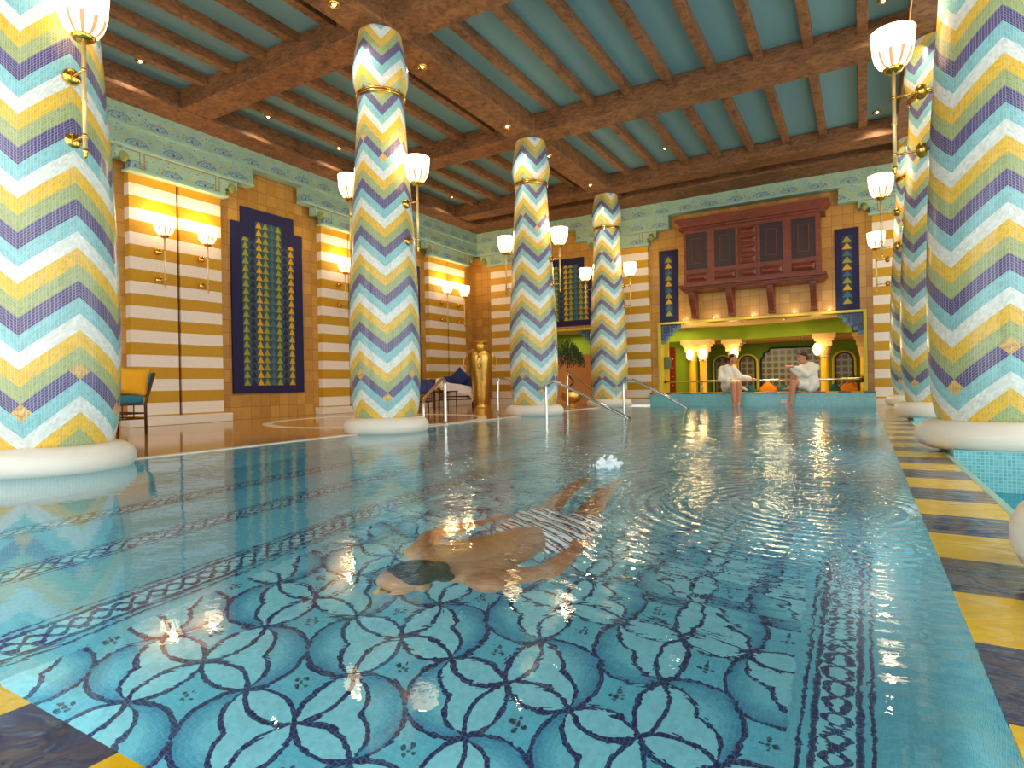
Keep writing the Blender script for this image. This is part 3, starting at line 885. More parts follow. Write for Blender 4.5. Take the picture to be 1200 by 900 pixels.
# ------------------------------------------------------------------ room behind the opening
AF = -.4
b = BM(); box(b, -8.6, 3.6, TY + .25, 18, AF - .1, AF); struct('floor_lounge', b, M['deck'])
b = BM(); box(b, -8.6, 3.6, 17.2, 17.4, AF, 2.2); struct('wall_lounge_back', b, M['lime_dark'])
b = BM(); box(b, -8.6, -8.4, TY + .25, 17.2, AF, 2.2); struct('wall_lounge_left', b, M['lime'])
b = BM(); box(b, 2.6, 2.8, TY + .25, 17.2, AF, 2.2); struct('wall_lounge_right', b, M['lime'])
b = BM(); box(b, -8.6, 3.6, TY + .25, 17.4, 1.80, 1.95); struct('ceiling_lounge', b, M['alcove_ceiling'])
# curved green fascia: bulges away from the viewer
b = BM(); N = 40
pa = []
for k in range(N + 1):
    t = k / N; xx = -5.4 + 5.2 * t; yy = 13.55 + 1.55 * math.sin(pi * (.08 + .72 * t)) 
    pa.append((xx, yy))
tops = []
for (xx, yy) in pa:
    tops.append([b.verts.new((xx, yy, 1.47)), b.verts.new((xx, yy, 1.80)), b.verts.new((xx, yy + .2, 1.80)), b.verts.new((xx, yy + .2, 1.47))])
for a, c in zip(tops, tops[1:]):
    for i in range(4): b.faces.new((a[i], a[(i + 1) % 4], c[(i + 1) % 4], c[i]))
struct('trim_curved_fascia', b, M['lime'])
b = BM()
for (x0, y0), (x1, y1) in zip(pa, pa[1:]):
    vs = [b.verts.new(p) for p in ((x0, y0 + .1, 1.47), (x1, y1 + .1, 1.47), (x1, 17.2, 1.47), (x0, 17.2, 1.47), (x0, y0 + .1, 1.53), (x1, y1 + .1, 1.53), (x1, 17.2, 1.53), (x0, 17.2, 1.53))]
    b.faces.new(vs[:4]); b.faces.new(vs[4:][::-1])
    b.faces.new((vs[0], vs[4], vs[5], vs[1]))
struct('trim_lower_ceiling', b, M['alcove_ceiling'])
# side green wall at left with red door
b = BM(); box(b, -4.75, -4.62, 14.0, 17.2, AF, 1.8); struct('wall_lounge_side', b, M['lime'])
b = BM(); box(b, -5.0, -3.55, 15.02, 15.1, AF, 1.6); struct('wall_lounge_screen', b, M['lime'])
dr = thing('red_door', 'red studded door at the left inside the green lounge', 'door', (-4.19, 14.98, AF))
b = BM(); box(b, -.13, .13, -.03, .02, 0, 1.74); obj('door_leaf', b, M['door_red'], dr, bevel=.006)
for k in range(6):
    for s_ in (-1, 1):
        b = BM(); ell(b, (s_ * .06, -.032, .35 + k * .22), (.02, .015, .02), 10); obj('door_stud', b, M['brass'], dr, smooth=True)
# golden columns of the lounge
def lounge_column():
    r = thing('lounge_column', '', 'column')
    b = BM(); lathe(b, [(.105, 0), (.105, .06), (.085, .09), (.08, 1.38)], 24); obj('shaft', b, M['gold_column'], r, auto=True)
    b = BM(); lathe(b, [(.085, 1.36), (.10, 1.38), (.09, 1.40), (.12, 1.50), (.135, 1.62)], 24); box(b, -.15, .15, -.15, .15, 1.60, 1.72); box(b, -.19, .19, -.19, .19, 1.72, 1.78); box(b, -.23, .23, -.23, .23, 1.78, 1.88)
    obj('capital', b, M['capital'], r)
    return r
lc = lounge_column()
LC = [(-3.62, 14.9, 'yellow lounge column at the far left of the group, with cream capital'), (-3.33, 14.75, 'yellow lounge column left of the woman, with lit lamp on it'), (-2.72, 15.2, 'yellow lounge column directly behind the seated woman'),
      (-.73, 14.7, 'thick yellow lounge column right of the seated man'), (.02, 14.8, 'yellow lounge column at the right end of the wide opening')]
for k, (x_, y_, l_) in enumerate(LC):
    c = lc if k == 0 else dup(lc, (0, 0, 0)); c.location = (x_, y_, AF); c['label'] = l_; c['group'] = 'golden columns in the lounge beyond the opening'
def lounge_lamp(k, x_, y_, l_):
    r = thing('lounge_lamp', l_, 'lamp', (x_, y_, .98), 0, 'glowing lamps on the lounge columns')
    b = BM(); lathe(b, [(.03, .03), (.07, .08), (.085, .15), (.075, .23), (.045, .28)], 16); obj('lamp_shade', b, M['lounge_shade'], r, smooth=True)
    b = BM(); lathe(b, [(.0, -.03), (.02, .0), (.035, .03), (.03, .04)], 12); obj('lamp_cup', b, M['brass'], r, smooth=True)
    b = BM(); tube(b, [(0, 0, .0), (0, .05, -.02), (0, .09, 0)], .008, 8); obj('lamp_arm', b, M['brass'], r, smooth=True)
M['lounge_shade'] = emis('lit_lounge_shade', (1, .72, .28), 7)
for k, a in enumerate([(-3.30, 14.58, 'glowing lamp on the lounge column left of the woman'), (-2.66, 15.03, 'glowing lamp behind the seated woman’s head'), (-.86, 14.53, 'glowing lamp on the thick column right of the man'), (-3.64, 14.73, 'glowing lamp on the leftmost lounge column')]):
    lounge_lamp(k, *a); bulb(a[0], a[1] - .15, 1.15, 5, 'lounge_glow')
# patterned tile panel on back wall with stepped dark border
r = thing('tiled_wall_panel', 'grey patterned tile panel with dark stepped border on the lounge back wall', 'wall panel', (-1.62, 17.18, 0))
b = BM(); prism(b, [(-.74, AF + .1), (.74, AF + .1), (.74, 1.33), (-.50, 1.33), (-.56, 1.24), (-.66, 1.22), (-.68, 1.10), (-.74, 1.05)], -.03, 0); obj('tile_field', b, M['grey_tile'], r)
b = BM(); tube(b, [(-.74, -.03, AF + .1), (-.74, -.03, 1.05), (-.68, -.03, 1.10), (-.66, -.03, 1.22), (-.56, -.03, 1.24), (-.50, -.03, 1.33), (.74, -.03, 1.33), (.74, -.03, AF + .1)], .028, 6); obj('border', b, M['navy_trim'], r)
# arched niches
def niche(x_, l_, w=.2, zt=1.1):
    r = thing('arched_niche', l_, 'wall ornament', (x_, 17.18, 0), 0, 'arched niches on the lounge back wall')
    b = BM(); pts = [(-w, AF + .1)] + [(-w * cos(t), zt - .15 + w * sin(t)) for t in [pi * k / 14 for k in range(15)]] + [(w, AF + .1)]
    prism(b, [(p[0], p[1]) for p in pts], -.02, 0); obj('niche_field', b, M['grey_tile'], r)
    b = BM(); tube(b, [(p[0], -.03, p[1]) for p in pts], .025, 6); obj('niche_border', b, M['navy_trim'], r)
    b = BM(); tube(b, [(p[0] * 1.22, -.03, (p[1] - .9) * 1.1 + .9) for p in pts], .03, 6); obj('niche_band', b, M['yellow_paint'], r)
niche(-3.35, 'arched niche left of the seated woman in the lounge'); niche(-2.70, 'arched niche between the woman and the tiled wall panel'); niche(-.42, 'arched niche right of the thick yellow column')
# bench seat along lounge with cushions
b = BM(); box(b, -4.5, 2.5, 16.2, 17.1, AF, -.02)
tag(obj('banquette', b, M['dark_cane'], bevel=.03), 'dark banquette along the back wall of the green lounge', 'bench')
def cushion(x_, y_, m, l_, w=.18, h=.34, tilt=.0, z=.0):
    b = BM()
    N_ = 8
    # square pillow standing on a corner
    g = []
    for sgn in (-1, 1):
        for i in range(N_ + 1):
            for j in range(N_ + 1):
                u, v = i / N_ * 2 - 1, j / N_ * 2 - 1
                g.append(b.verts.new(((u * w), sgn * .07 * (1 - u ** 4) ** .5 * (1 - v ** 4) ** .5, v * w)))
    for s_ in range(2):
        o0 = s_ * (N_ + 1) ** 2
        for i in range(N_):
            for j in range(N_):
                a = o0 + i * (N_ + 1) + j; b.faces.new((g[a], g[a + 1], g[a + N_ + 2], g[a + N_ + 1]))
    bmesh.ops.remove_doubles(b, verts=b.verts, dist=.0005)
    bmesh.ops.rotate(b, verts=b.verts, matrix=Matrix.Rotation(pi / 4, 3, 'Y'))
    bmesh.ops.translate(b, verts=b.verts, vec=(0, 0, w * 1.36 - .02))
    tag(obj('cushion', b, m, smooth=True, loc=(x_, y_, z)), l_, 'cushion', 'cushions in the lounge')
cushion(-2.12, 16.5, M['orange_fabric'], 'orange cushion between the two seated people', z=.0)
cushion(-2.55, 16.5, M['teal_fabric'], 'dark teal cushion right of the woman’s knees', w=.15)
cushion(-1.75, 16.6, M['teal_fabric'], 'dark teal cushion just right of the orange one', w=.15)
cushion(-.62, 16.5, M['teal_fabric'], 'dark teal cushion right of the thick yellow column', w=.15)
cushion(-.30, 16.5, M['orange_fabric'], 'orange cushion under the right end of the handrail')
# lounge spots
def spot(x_, y_, z_, l_, grp, r_=.06, watt=0):
    r = thing('downlight', l_, 'light', (x_, y_, z_), 0, grp)
    b = BM(); lathe(b, [(r_ * .72, -.012), (r_ * .8, -.02), (r_, -.012), (r_ * 1.02, 0)], 24, cap=False); obj('trim_ring', b, M['brass'], r, smooth=True)
    b = BM(); lathe(b, [(r_ * .72, -.012), (r_ * .5, -.006), (0.001, -.004)], 20, cap=False); obj('reflector', b, M['brass'], r, smooth=True)
    b = BM(); ell(b, (0, 0, -.008), (r_ * .33, r_ * .33, .012), 12); obj('lamp_glass', b, M['downlight'], r, smooth=True)
    if watt:
        L = bpy.data.lights.new('downlight_beam', 'SPOT'); L.energy = watt; L.color = (1, .84, .60); L.spot_size = radians(135); L.spot_blend = .8; L.shadow_soft_size = .03
        o = bpy.data.objects.new('downlight_beam', L); COL.objects.link(o); o.location = (x_, y_, z_ - .03)
for k, (x_, y_, z_) in enumerate([(-3.35, 13.7, 1.80), (-2.35, 14.2, 1.80), (-1.45, 14.0, 1.80), (-2.6, 16.2, 1.47), (-1.5, 16.8, 1.47), (-1.2, 15.3, 1.47), (-3.2, 15.8, 1.47)]):
    spot(x_, y_, z_, ['tiny ceiling spot nearest the left bracket in the lounge', 'tiny ceiling spot above the woman in the lounge', 'tiny ceiling spot left of the man in the lounge', 'tiny low-ceiling spot behind the woman', 'small spot lighting the tiled wall panel', 'tiny low-ceiling spot beside the thick column', 'tiny low-ceiling spot at the left lounge columns'][k], 'small ceiling spots in the lounge', .045)
for x_, y_, e_ in ((-1.6, 13.7, 22), (-3.6, 14.4, 4), (-2.0, 15.9, 16), (.8, 14.5, 10), (-6.6, 14.0, 7)):
    L = bpy.data.lights.new('lounge_light', 'AREA'); L.energy = e_; L.color = (1, .80, .42); L.size = .5
    o = bpy.data.objects.new('lounge_light', L); COL.objects.link(o); o.location = (x_, y_, 1.42 if y_ > 15 else 1.74)
# plant at right edge of opening
def palm(loc, n_, L_, label, name, pot=False):
    r = thing(name, label, 'plant', loc)
    b = BM()
    for k in range(n_):
        a = random.uniform(0, 2 * pi); e = random.uniform(.3, 1.2); l = L_ * random.uniform(.7, 1.1)
        p = [Vector((0, 0, .5))]
        for t in range(1, 7):
            q = t / 6; p.append(Vector((cos(a) * cos(e) * l * q, sin(a) * cos(e) * l * q, .5 + sin(e) * l * q - .5 * l * q * q)))
        tube(b, p, [.012 * (1 - .8 * i / 6) for i in range(7)], 4)
        for t in range(1, 6):
            for s_ in (-1, 1):
                d = Vector((-sin(a), cos(a), -.3)) * s_ * .10
                v = [b.verts.new(p[t]), b.verts.new(p[t] + d + (p[t + 1 if t < 6 else t] - p[t]) * .8), b.verts.new(p[t] + (p[min(t + 1, 6)] - p[t]) * .35)]
                b.faces.new(v)
    obj('fronds', b, M['leaf'], r)
    b = BM(); tube(b, [(0, 0, 0), (.01, 0, .25), (0, 0, .5)], .02, 8); obj('stem', b, M['trunk'], r)
    b = BM(); lathe(b, [(.10, -.3), (.14, -.05), (.15, 0), (.13, 0)], 16); obj('pot', b, M['gold_pot'], r, smooth=True)
palm((-.10, 14.35, -.10), 22, .55, 'small palm at the right edge of the wide opening', 'potted_palm')

# room behind left opening: green wall and orange wood screen
b = BM(); box(b, -7.3, -4.85, 14.6, 14.7, AF, 1.8); struct('wall_lounge_inner', b, M['lime'])
r = thing('folding_screen', 'orange-brown wooden screen behind the potted tree', 'screen', (-6.1, TY + .32, 0))
for k in range(4):
    b = BM(); x0 = -.98 + k * .49; box(b, x0, x0 + .48, (k % 2) * .02, .03 + (k % 2) * .02, 0, 1.18); obj('screen_panel', b, M['orange_screen'], r, bevel=.006)

# ------------------------------------------------------------------ handrail across the opening
r = thing('opening_handrail', 'steel handrail across the wide opening behind the two seated people', 'handrail', (0, 0, 0))
yr = 13.15
b = BM(); tube(b, [(-3.80, yr, .485), (-.02, yr, .485)], .02, 12); obj('rail_tube', b, M['chrome'], r, smooth=True)
for xp in (-3.0, -1.21):
    b = BM(); tube(b, [(xp, yr, .25), (xp, yr, .48)], .017, 10); obj('post', b, M['chrome'], r, smooth=True)
for xp in (-3.80, -.02):
    b = BM(); lathe(b, [(.035, -.008), (.035, .008)], 16); bmesh.ops.rotate(b, verts=b.verts, matrix=Matrix.Rotation(pi / 2, 3, 'Y')); bmesh.ops.translate(b, verts=b.verts, vec=(xp, yr, .485)); obj('flange', b, M['dark_metal'], r)
# small marker tile on bench face
r = thing('depth_marker', 'small white tile with a red-brown figure on the bench front', 'sign', (-1.36, YW - .062, .065))
b = BM(); box(b, -.055, .055, -.006, 0, -.03, .035); obj('tile', b, M['white_paint'], r)
b = BM()
for sx in (-.022, .022):
    for q_ in ((-.012, .012, .010, .014), (-.012, .012, -.002, .002), (-.012, .012, -.014, -.010)): box(b, sx + q_[0], sx + q_[1], -.008, -.006, q_[2], q_[3])
obj('marking', b, M['red_mark'], r)

# ------------------------------------------------------------------ pool rails
def rail(name_label, pts, rad=.021, feet=()):
    r = thing('pool_handrail', name_label, 'handrail', pts[0], 0, 'chrome grab rails at the pool steps')
    o_ = Vector(pts[0]); P_ = [Vector(p) - o_ for p in pts]
    b = BM(); tube(b, bez(P_, 7), rad, 12); obj('rail_tube', b, M['chrome'], r, smooth=True)
    for f in feet:
        b = BM(); lathe(b, [(.045, 0), (.045, .008), (.03, .02), (.022, .022)], 20, c=tuple(Vector(f) - o_)); obj('foot_flange', b, M['chrome'], r, smooth=True)
Z0 = .005
rail('chrome grab rail standing between the second and third columns, sloping to the left',
     [(-4.60, 6.12, Z0), (-4.60, 6.12, .30), (-4.60, 6.12, .50), (-4.64, 6.15, .565), (-4.74, 6.22, .565), (-5.05, 6.45, .45), (-5.42, 6.74, .33), (-5.50, 6.80, .27), (-5.51, 6.81, Z0)], feet=[(-4.60, 6.12, Z0), (-5.51, 6.81, Z0)])
rail('large chrome stair rail sloping into the water, in front of the third column',
     [(-4.10, 7.96, -.7), (-4.10, 7.96, Z0), (-4.10, 7.96, .40), (-4.08, 7.96, .475), (-4.00, 7.96, .515), (-3.88, 7.96, .50), (-3.3, 7.94, .23), (-2.79, 7.92, -.01), (-2.3, 7.91, -.25)])
rail('chrome rail mostly hidden behind the third column', [(-5.25, 8.45, Z0), (-5.25, 8.45, .40), (-5.24, 8.46, .56), (-5.2, 8.52, .60), (-5.15, 8.7, .54), (-5.08, 9.1, .38), (-5.1, 9.25, .28), (-5.1, 9.27, Z0)], feet=[(-5.25, 8.45, Z0)])
rail('thin chrome rail in front of the potted tree', [(-4.90, 10.40, Z0), (-4.90, 10.40, .50), (-4.90, 10.43, .66), (-4.91, 10.52, .71), (-4.93, 10.68, .68), (-5.0, 11.3, .52), (-5.08, 11.95, .36), (-5.1, 12.1, .28), (-5.1, 12.12, Z0)], feet=[(-4.90, 10.40, Z0), (-5.1, 12.12, Z0)])
rail('far chrome stair rail sloping into the water, in front of the farthest left column',
     [(-4.02, 11.08, -.6), (-4.02, 11.08, Z0), (-4.02, 11.08, .40), (-4.00, 11.08, .50), (-3.9, 11.09, .535), (-3.78, 11.10, .52), (-3.3, 11.14, .27), (-2.82, 11.18, -.01), (-2.4, 11.2, -.2)])

# ------------------------------------------------------------------ gold vase
r = thing('brass_vase', 'tall hammered brass vase with ring handles in the corner of the deck', 'vase', (-7.12, 10.75, 0))
b = BM(); lathe(b, [(.0, 0), (.15, 0), (.155, .03), (.12, .05), (.115, .08), (.13, .12), (.15, .25), (.18, .45), (.225, .75), (.262, .98), (.272, 1.08), (.262, 1.16), (.225, 1.23), (.16, 1.275), (.135, 1.29), (.135, 1.36), (.15, 1.385), (.215, 1.405), (.22, 1.42), (.20, 1.425), (.12, 1.40), (.12, 1.30)], 48)
obj('body', b, M['gold_pot'], r, smooth=True)
for k in range(3):
    a = radians(-48 + 0) + (k - 1) * 2.1 + .0
    a = [radians(30), radians(210), radians(300)][k]
    b = BM(); c_ = Vector((cos(a) * .30, sin(a) * .30, .97)); t_ = Vector((cos(a + pi / 2) * 0 + cos(a) * 1, sin(a), 0)).normalized()
    tube(b, [c_ + (Vector((-sin(a), cos(a), 0)) * cos(q) * .085 * .55 + t_ * cos(q) * .05) + Vector((0, 0, sin(q) * .13)) for q in [2 * pi * i / 24 for i in range(25)]], .013, 8, cap=False)
    obj('ring_handle', b, M['gold_pot'], r, smooth=True)
    b = BM(); ell(b, (cos(a) * .27, sin(a) * .27, 1.12), (.035, .035, .05), 10); obj('handle_lug', b, M['gold_pot'], r, smooth=True)

# ------------------------------------------------------------------ potted tree
px, py = -5.27, 11.38
r = thing('potted_ficus', 'weeping green tree in a gadrooned brass bowl near the far left opening', 'plant', (px, py, 0))
b = BM(); seg = 48
prof = [(.0, 0), (.11, 0), (.115, .02), (.06, .05), (.07, .08), (.15, .12), (.19, .18), (.20, .25), (.185, .30), (.19, .32), (.17, .32), (.15, .26)]
rings = []
for rr, zz in prof:
    rings.append([b.verts.new((rr * (1 + (.05 * cos(16 * 2 * pi * i / seg / 1) if .1 < zz < .28 else 0)) * cos(2 * pi * i / seg), rr * (1 + (.05 * cos(16 * 2 * pi * i / seg) if .1 < zz < .28 else 0)) * sin(2 * pi * i / seg), zz)) for i in range(seg)])
for a, c in zip(rings, rings[1:]):
    for i in range(seg): b.faces.new((a[i], a[(i + 1) % seg], c[(i + 1) % seg], c[i]))
obj('bowl', b, M['gold_pot'], r, smooth=True)
b = BM(); lathe(b, [(.0, .29), (.16, .285)], 24, cap=False); obj('soil', b, M['trunk'], r)
b = BM(); tube(b, bez([(0, 0, .28), (-.03, 0, .42), (.05, .0, .52), (-.05, 0, .66), (-.09, 0, .80), (-.06, 0, 1.0), (-.08, 0, 1.2)], 5), [.020 - .0003 * k for k in range(31)], 8)
for k in range(7):
    a = k * .9; tube(b, [(-.08, 0, 1.0 + .03 * k), (-.08 + .12 * cos(a), .12 * sin(a), 1.2 + .03 * k), (-.08 + .22 * cos(a), .22 * sin(a), 1.25 + .03 * k)], .008, 5)
obj('trunk', b, M['trunk'], r, smooth=True)
b = BM()
for k in range(260):
    a = random.uniform(0, 2 * pi); rad = .31 * random.random() ** .5; z0 = 1.05 + .42 * (1 - (rad / .36) ** 2) * random.random() ** .6
    base = Vector((-.10 + rad * cos(a), rad * sin(a), z0)); out = Vector((cos(a), sin(a), 0))
    for q in range(6):
        p = base + out * .02 * q + Vector((random.uniform(-.02, .02), random.uniform(-.02, .02), -.045 * q))
        if p.z < .84: break
        d = Vector((random.uniform(-1, 1), random.uniform(-1, 1), -1.3)).normalized() * .055; s_ = d.cross(Vector((random.random() - .5, random.random() - .5, .2))).normalized() * .013
        v = [b.verts.new(p), b.verts.new(p + d * .5 + s_), b.verts.new(p + d), b.verts.new(p + d * .5 - s_)]; b.faces.new(v)
obj('foliage', b, M['leaf'], r)

# ------------------------------------------------------------------ deck furniture
def pillow_mesh(w, h, t):
    b = BM(); N_ = 10; g = {}
    for s_ in (-1, 1):
        for i in range(N_ + 1):
            for j in range(N_ + 1):
                u, v = i / N_ * 2 - 1, j / N_ * 2 - 1
                pin = 1 - .08 * (1 - abs(u)) * 0
                g[(s_, i, j)] = b.verts.new((u * w / 2 * (1 - .06 * (1 - v * v)), s_ * t / 2 * ((1 - u ** 4) * (1 - v ** 4)) ** .5, v * h / 2 * (1 - .06 * (1 - u * u))))
    for s_ in (-1, 1):
        for i in range(N_):
            for j in range(N_): b.faces.new((g[(s_, i, j)], g[(s_, i + 1, j)], g[(s_, i + 1, j + 1)], g[(s_, i, j + 1)]))
    bmesh.ops.remove_doubles(b, verts=b.verts, dist=.0005); return b
def cane_chair(label, loc, rz, seat_m, back_m, w=.62, d=.58, arms=True, group=None, back_h=.80, split=True):
    r = thing('cane_armchair', label, 'chair', loc, rz, group)
    # faces -y ; back at +y
    hw, hd = w / 2, d / 2
    for (sx, sy) in ((-1, -1), (1, -1), (-1, 1), (1, 1)):
        b = BM(); top = (.60 if sy < 0 else back_h)
        tube(b, [(sx * hw, sy * hd, 0), (sx * (hw - .005), sy * hd, .35), (sx * hw, sy * hd + (.10 if sy > 0 else 0), top)], .017, 8); obj('leg', b, M['dark_cane'], r, smooth=True)
    b = BM()
    for z_ in (.18, .24, .34): 
        for sx in (-1, 1): tube(b, [(sx * hw, -hd, z_), (sx * hw, hd, z_)], .010, 6)
        for sy in (-1, 1): tube(b, [(-hw, sy * hd, z_), (hw, sy * hd, z_)], .010, 6)
    for k in (-1, 0, 1):
        for sx in (-1, 1): tube(b, [(sx * hw, k * .12, .0 + .18), (sx * hw, k * .12, .34)], .008, 6)
    obj('seat_rail', b, M['dark_cane'], r, smooth=True)
    if arms:
        for sx in (-1, 1):
            b = BM(); tube(b, bez([(sx * hw, -hd, .58), (sx * (hw + .02), -.1, .61), (sx * hw, hd + .05, .60)], 6), .018, 8); obj('armrest', b, M['dark_cane'], r, smooth=True)
    b = BM(); box(b, -hw + .02, hw - .02, -hd, hd, .345, .45); obj('seat_cushion', b, seat_m, r, bevel=.03)
    b = BM(); vs = box(b, -hw + .02, hw - .02, hd - .02, hd + .05, .44, back_h)
    for v in vs:
        if v.co.z > .6: v.co.y += .08
    obj('backrest', b, back_m, r, bevel=.02)
    return r
c1 = cane_chair('dark cane armchair with teal seat behind the huge near-left column', (-7.38, 3.50, 0), 0, M['seat_teal'], M['seat_teal'], back_h=.70, d=.50, arms=False)
pl = obj('pillow', pillow_mesh(.38, .34, .12), M['gold_fabric'], smooth=True, loc=(-7.20, 3.66, .60), rz=.15); pl.rotation_euler = (-.22, .10, .95)
tag(pl, 'mustard yellow pillow on the cane armchair', 'pillow')
b = BM()
for k in range(9): ell(b, (random.uniform(-.12, .12), random.uniform(-.10, .10), .03 + .02 * random.random()), (.06, .06, .035), 12)
remeshed(b, 'towel', M['towel'], .012, loc=(-7.18, 3.36, .452)); tag(bpy.data.objects['towel'], 'crumpled white towel on the seat of the cane armchair', 'towel')

cane_chair('blue cushioned cane armchair with a towel, left of the brass vase', (-7.82, 10.88, 0), .45, M['blue_fabric'], M['blue_fabric'], w=.74, back_h=.70, d=.55)
cane_chair('blue cushioned cane armchair half hidden behind the second column', (-7.62, 9.12, 0), .45, M['blue_fabric'], M['blue_fabric'], w=.70, back_h=.62, d=.55)
p2 = obj('pillow', pillow_mesh(.36, .36, .11), M['blue_fabric'], smooth=True, loc=(-7.84, 10.99, .66)); p2.rotation_euler = (-.25, .78, .45)
tag(p2, 'blue square pillow standing on its corner on the armchair by the vase', 'pillow')
b = BM(); N_ = 16
pth = bez([(-.47, 0, .44), (-.43, 0, .60), (-.34, 0, .645), (-.15, 0, .56), (.12, 0, .50), (.30, 0, .47), (.37, 0, .42), (.40, 0, .32)], 4)
def drape(p, i, j):
    # j 0..7 hangs down the front, 7..12 lies back over the seat
    h = max(0, 7 - j); k = max(0, j - 7)
    return (p.x + .012 * sin(j * 1.3 + i * .4), -.30 - .012 * h * .3 + .05 * k + .012 * sin(i * 1.1), p.z - .028 * h + .008 * sin(i * .9))
rows = [[b.verts.new(drape(p, i, j)) for j in range(11)] for i, p in enumerate(pth)]
for a, c in zip(rows, rows[1:]):
    for j in range(10): b.faces.new((a[j], a[j + 1], c[j + 1], c[j]))
tw = obj('towel', b, M['towel'], smooth=True, loc=(-7.76, 10.76, .0)); tw.rotation_euler = (0, 0, .45)
s_ = tw.modifiers.new('s', 'SOLIDIFY'); s_.thickness = .02
tag(tw, 'white towel draped over the arm and seat of the armchair left of the brass vase', 'towel')
r = thing('side_table', 'small dark side table between the grab rail and the towel', 'table', (-7.20, 9.60, 0))
b = BM(); box(b, -.19, .19, -.17, .17, .36, .385); obj('table_top', b, M['dark_cane'], r, bevel=.006)
for sx in (-.16, .16):
    for sy in (-.14, .14):
        b = BM(); tube(b, [(sx, sy, 0), (sx, sy, .36)], .010, 8); obj('leg', b, M['dark_cane'], r)
b = BM(); lathe(b, [(.0, 0), (.04, 0), (.05, .03), (.045, .05)], 16); tag(obj('cup', b, M['brass'], smooth=True, loc=(-7.25, 9.55, .385)), 'small gilt cup on the dark side table', 'cup')

# ------------------------------------------------------------------ ceiling spots
GS = 'brass downlights in the wooden ceiling'
for k, (x_, y_) in enumerate([(-4.555, 4.32), (-4.555, 5.72), (-4.555, 7.72), (-4.555, 9.10), (-4.555, 10.88)]):
    spot(x_, y_, ZB, ['brass downlight in the long beam nearest the camera', 'brass downlight in the long beam just right of the second column top', 'brass downlight in the long beam left of the third column top', 'brass downlight in the long beam right of the third column top', 'brass downlight in the long beam before the farthest column'][k], GS, .062, 45)
for k, (x_, y_, z_) in enumerate([(-7.80, 4.15, ZC), (-7.80, 6.02, ZC), (-7.80, 7.46, ZC), (-7.78, 10.72, ZC), (.247, 7.78, ZC), (.24, 11.0, ZC)]):
    spot(x_, y_, z_, ['brass downlight in the teal panel beside the huge left column', 'brass downlight in the teal panel above the first frieze step', 'brass downlight in the teal panel left of the second column', 'brass downlight in the teal panel near the far left corner', 'brass downlight at the top right between two joists', 'brass downlight above the high right-hand sconce'][k], GS, .062, 18 if x_ < -5 else 55)
spot(-3.0, 10.6, ZC, 'round dark ceiling fitting in the far teal panel', GS, .05, 60)
# louvre grille by right beam
r = thing('ceiling_grille', 'dark slatted air grille in the ceiling beside the big right column', 'vent', (.72, 6.9, ZB - .002))
b = BM(); box(b, -.15, .15, -.5, .5, -.008, 0); obj('grille_frame', b, M['beam_wood'], r)
for k in range(5):
    b = BM(); box(b, -.11 + k * .05, -.085 + k * .05, -.45, .45, -.012, -.008); obj('slot', b, M['grille'], r)

# ------------------------------------------------------------------ people
def hand(bm, wrist, d, palm_n, size=1.0, curl=.5, thumb=1):
    """palm and five fingers; d = direction of fingers, palm_n = palm normal"""
    d = Vector(d).normalized(); nn = Vector(palm_n); nn = (nn - d * nn.dot(d)).normalized(); s = d.cross(nn).normalized()
    w = Vector(wrist); L = .085 * size
    rot = Matrix((s, d, nn)).transposed()
    ell(bm, w + d * L * .5, (.040 * size, .052 * size, .016 * size), 14, rot)
    for k, (off, fl_) in enumerate(((-.030, .062), (-.010, .074), (.010, .070), (.029, .056))):
        p0 = w + d * L * .85 + s * off * size
        dd = (d + s * off * 2).normalized()
        c1, c2 = curl * .5, curl * 1.1
        p1 = p0 + (dd * cos(c1) + nn * sin(c1)) * fl_ * .5 * size
        p2_ = p1 + (dd * cos(c2) + nn * sin(c2)) * fl_ * .5 * size
        limb(bm, p0, p1, .0095 * size, .0088 * size, 8); limb(bm, p1, p2_, .0088 * size, .0072 * size, 8)
    t0 = w + d * L * .25 - s * .030 * size * thumb; t1 = t0 + (d * .6 - s * thumb * .75 + nn * .3).normalized() * .036 * size
    t2 = t1 + (d * .9 - s * thumb * .3 + nn * .4).normalized() * .032 * size
    limb(bm, t0, t1, .012 * size, .010 * size, 8); limb(bm, t1, t2, .010 * size, .008 * size, 8)
def head(bm, c, fwd, up, s=1.0):
    """skull, jaw, nose, ears, brow; returns transform"""
    f = Vector(fwd).normalized(); u = Vector(up); u = (u - f * u.dot(f)).normalized(); r = f.cross(u).normalized()
    R3 = Matrix((r, f, u)).transposed(); c = Vector(c)
    T = lambda x, y, z: c + R3 @ (Vector((x, y, z)) * s)
    ell(bm, T(0, -.010, .020), (.074 * s, .092 * s, .088 * s), 22, R3)
    ell(bm, T(0, .022, -.040), (.054 * s, .062 * s, .066 * s), 18, R3)
    ell(bm, T(0, .058, -.086), (.026 * s, .022 * s, .020 * s), 12, R3)      # chin
    limb(bm, T(0, .080, .012), T(0, .102, -.024), .008 * s, .0135 * s, 8)    # nose
    ell(bm, T(-.010, .094, -.027), (.008 * s,) * 3, 8); ell(bm, T(.010, .094, -.027), (.008 * s,) * 3, 8)
    limb(bm, T(-.030, .074, .020), T(.030, .074, .020), .011 * s, .011 * s, 8)  # brow
    limb(bm, T(-.016, .078, -.056), T(.016, .078, -.056), .008 * s, .008 * s, 8)  # lips
    for sx in (-1, 1): ell(bm, T(sx * .076, -.006, -.008), (.010 * s, .020 * s, .030 * s), 10, R3)
    return T, R3
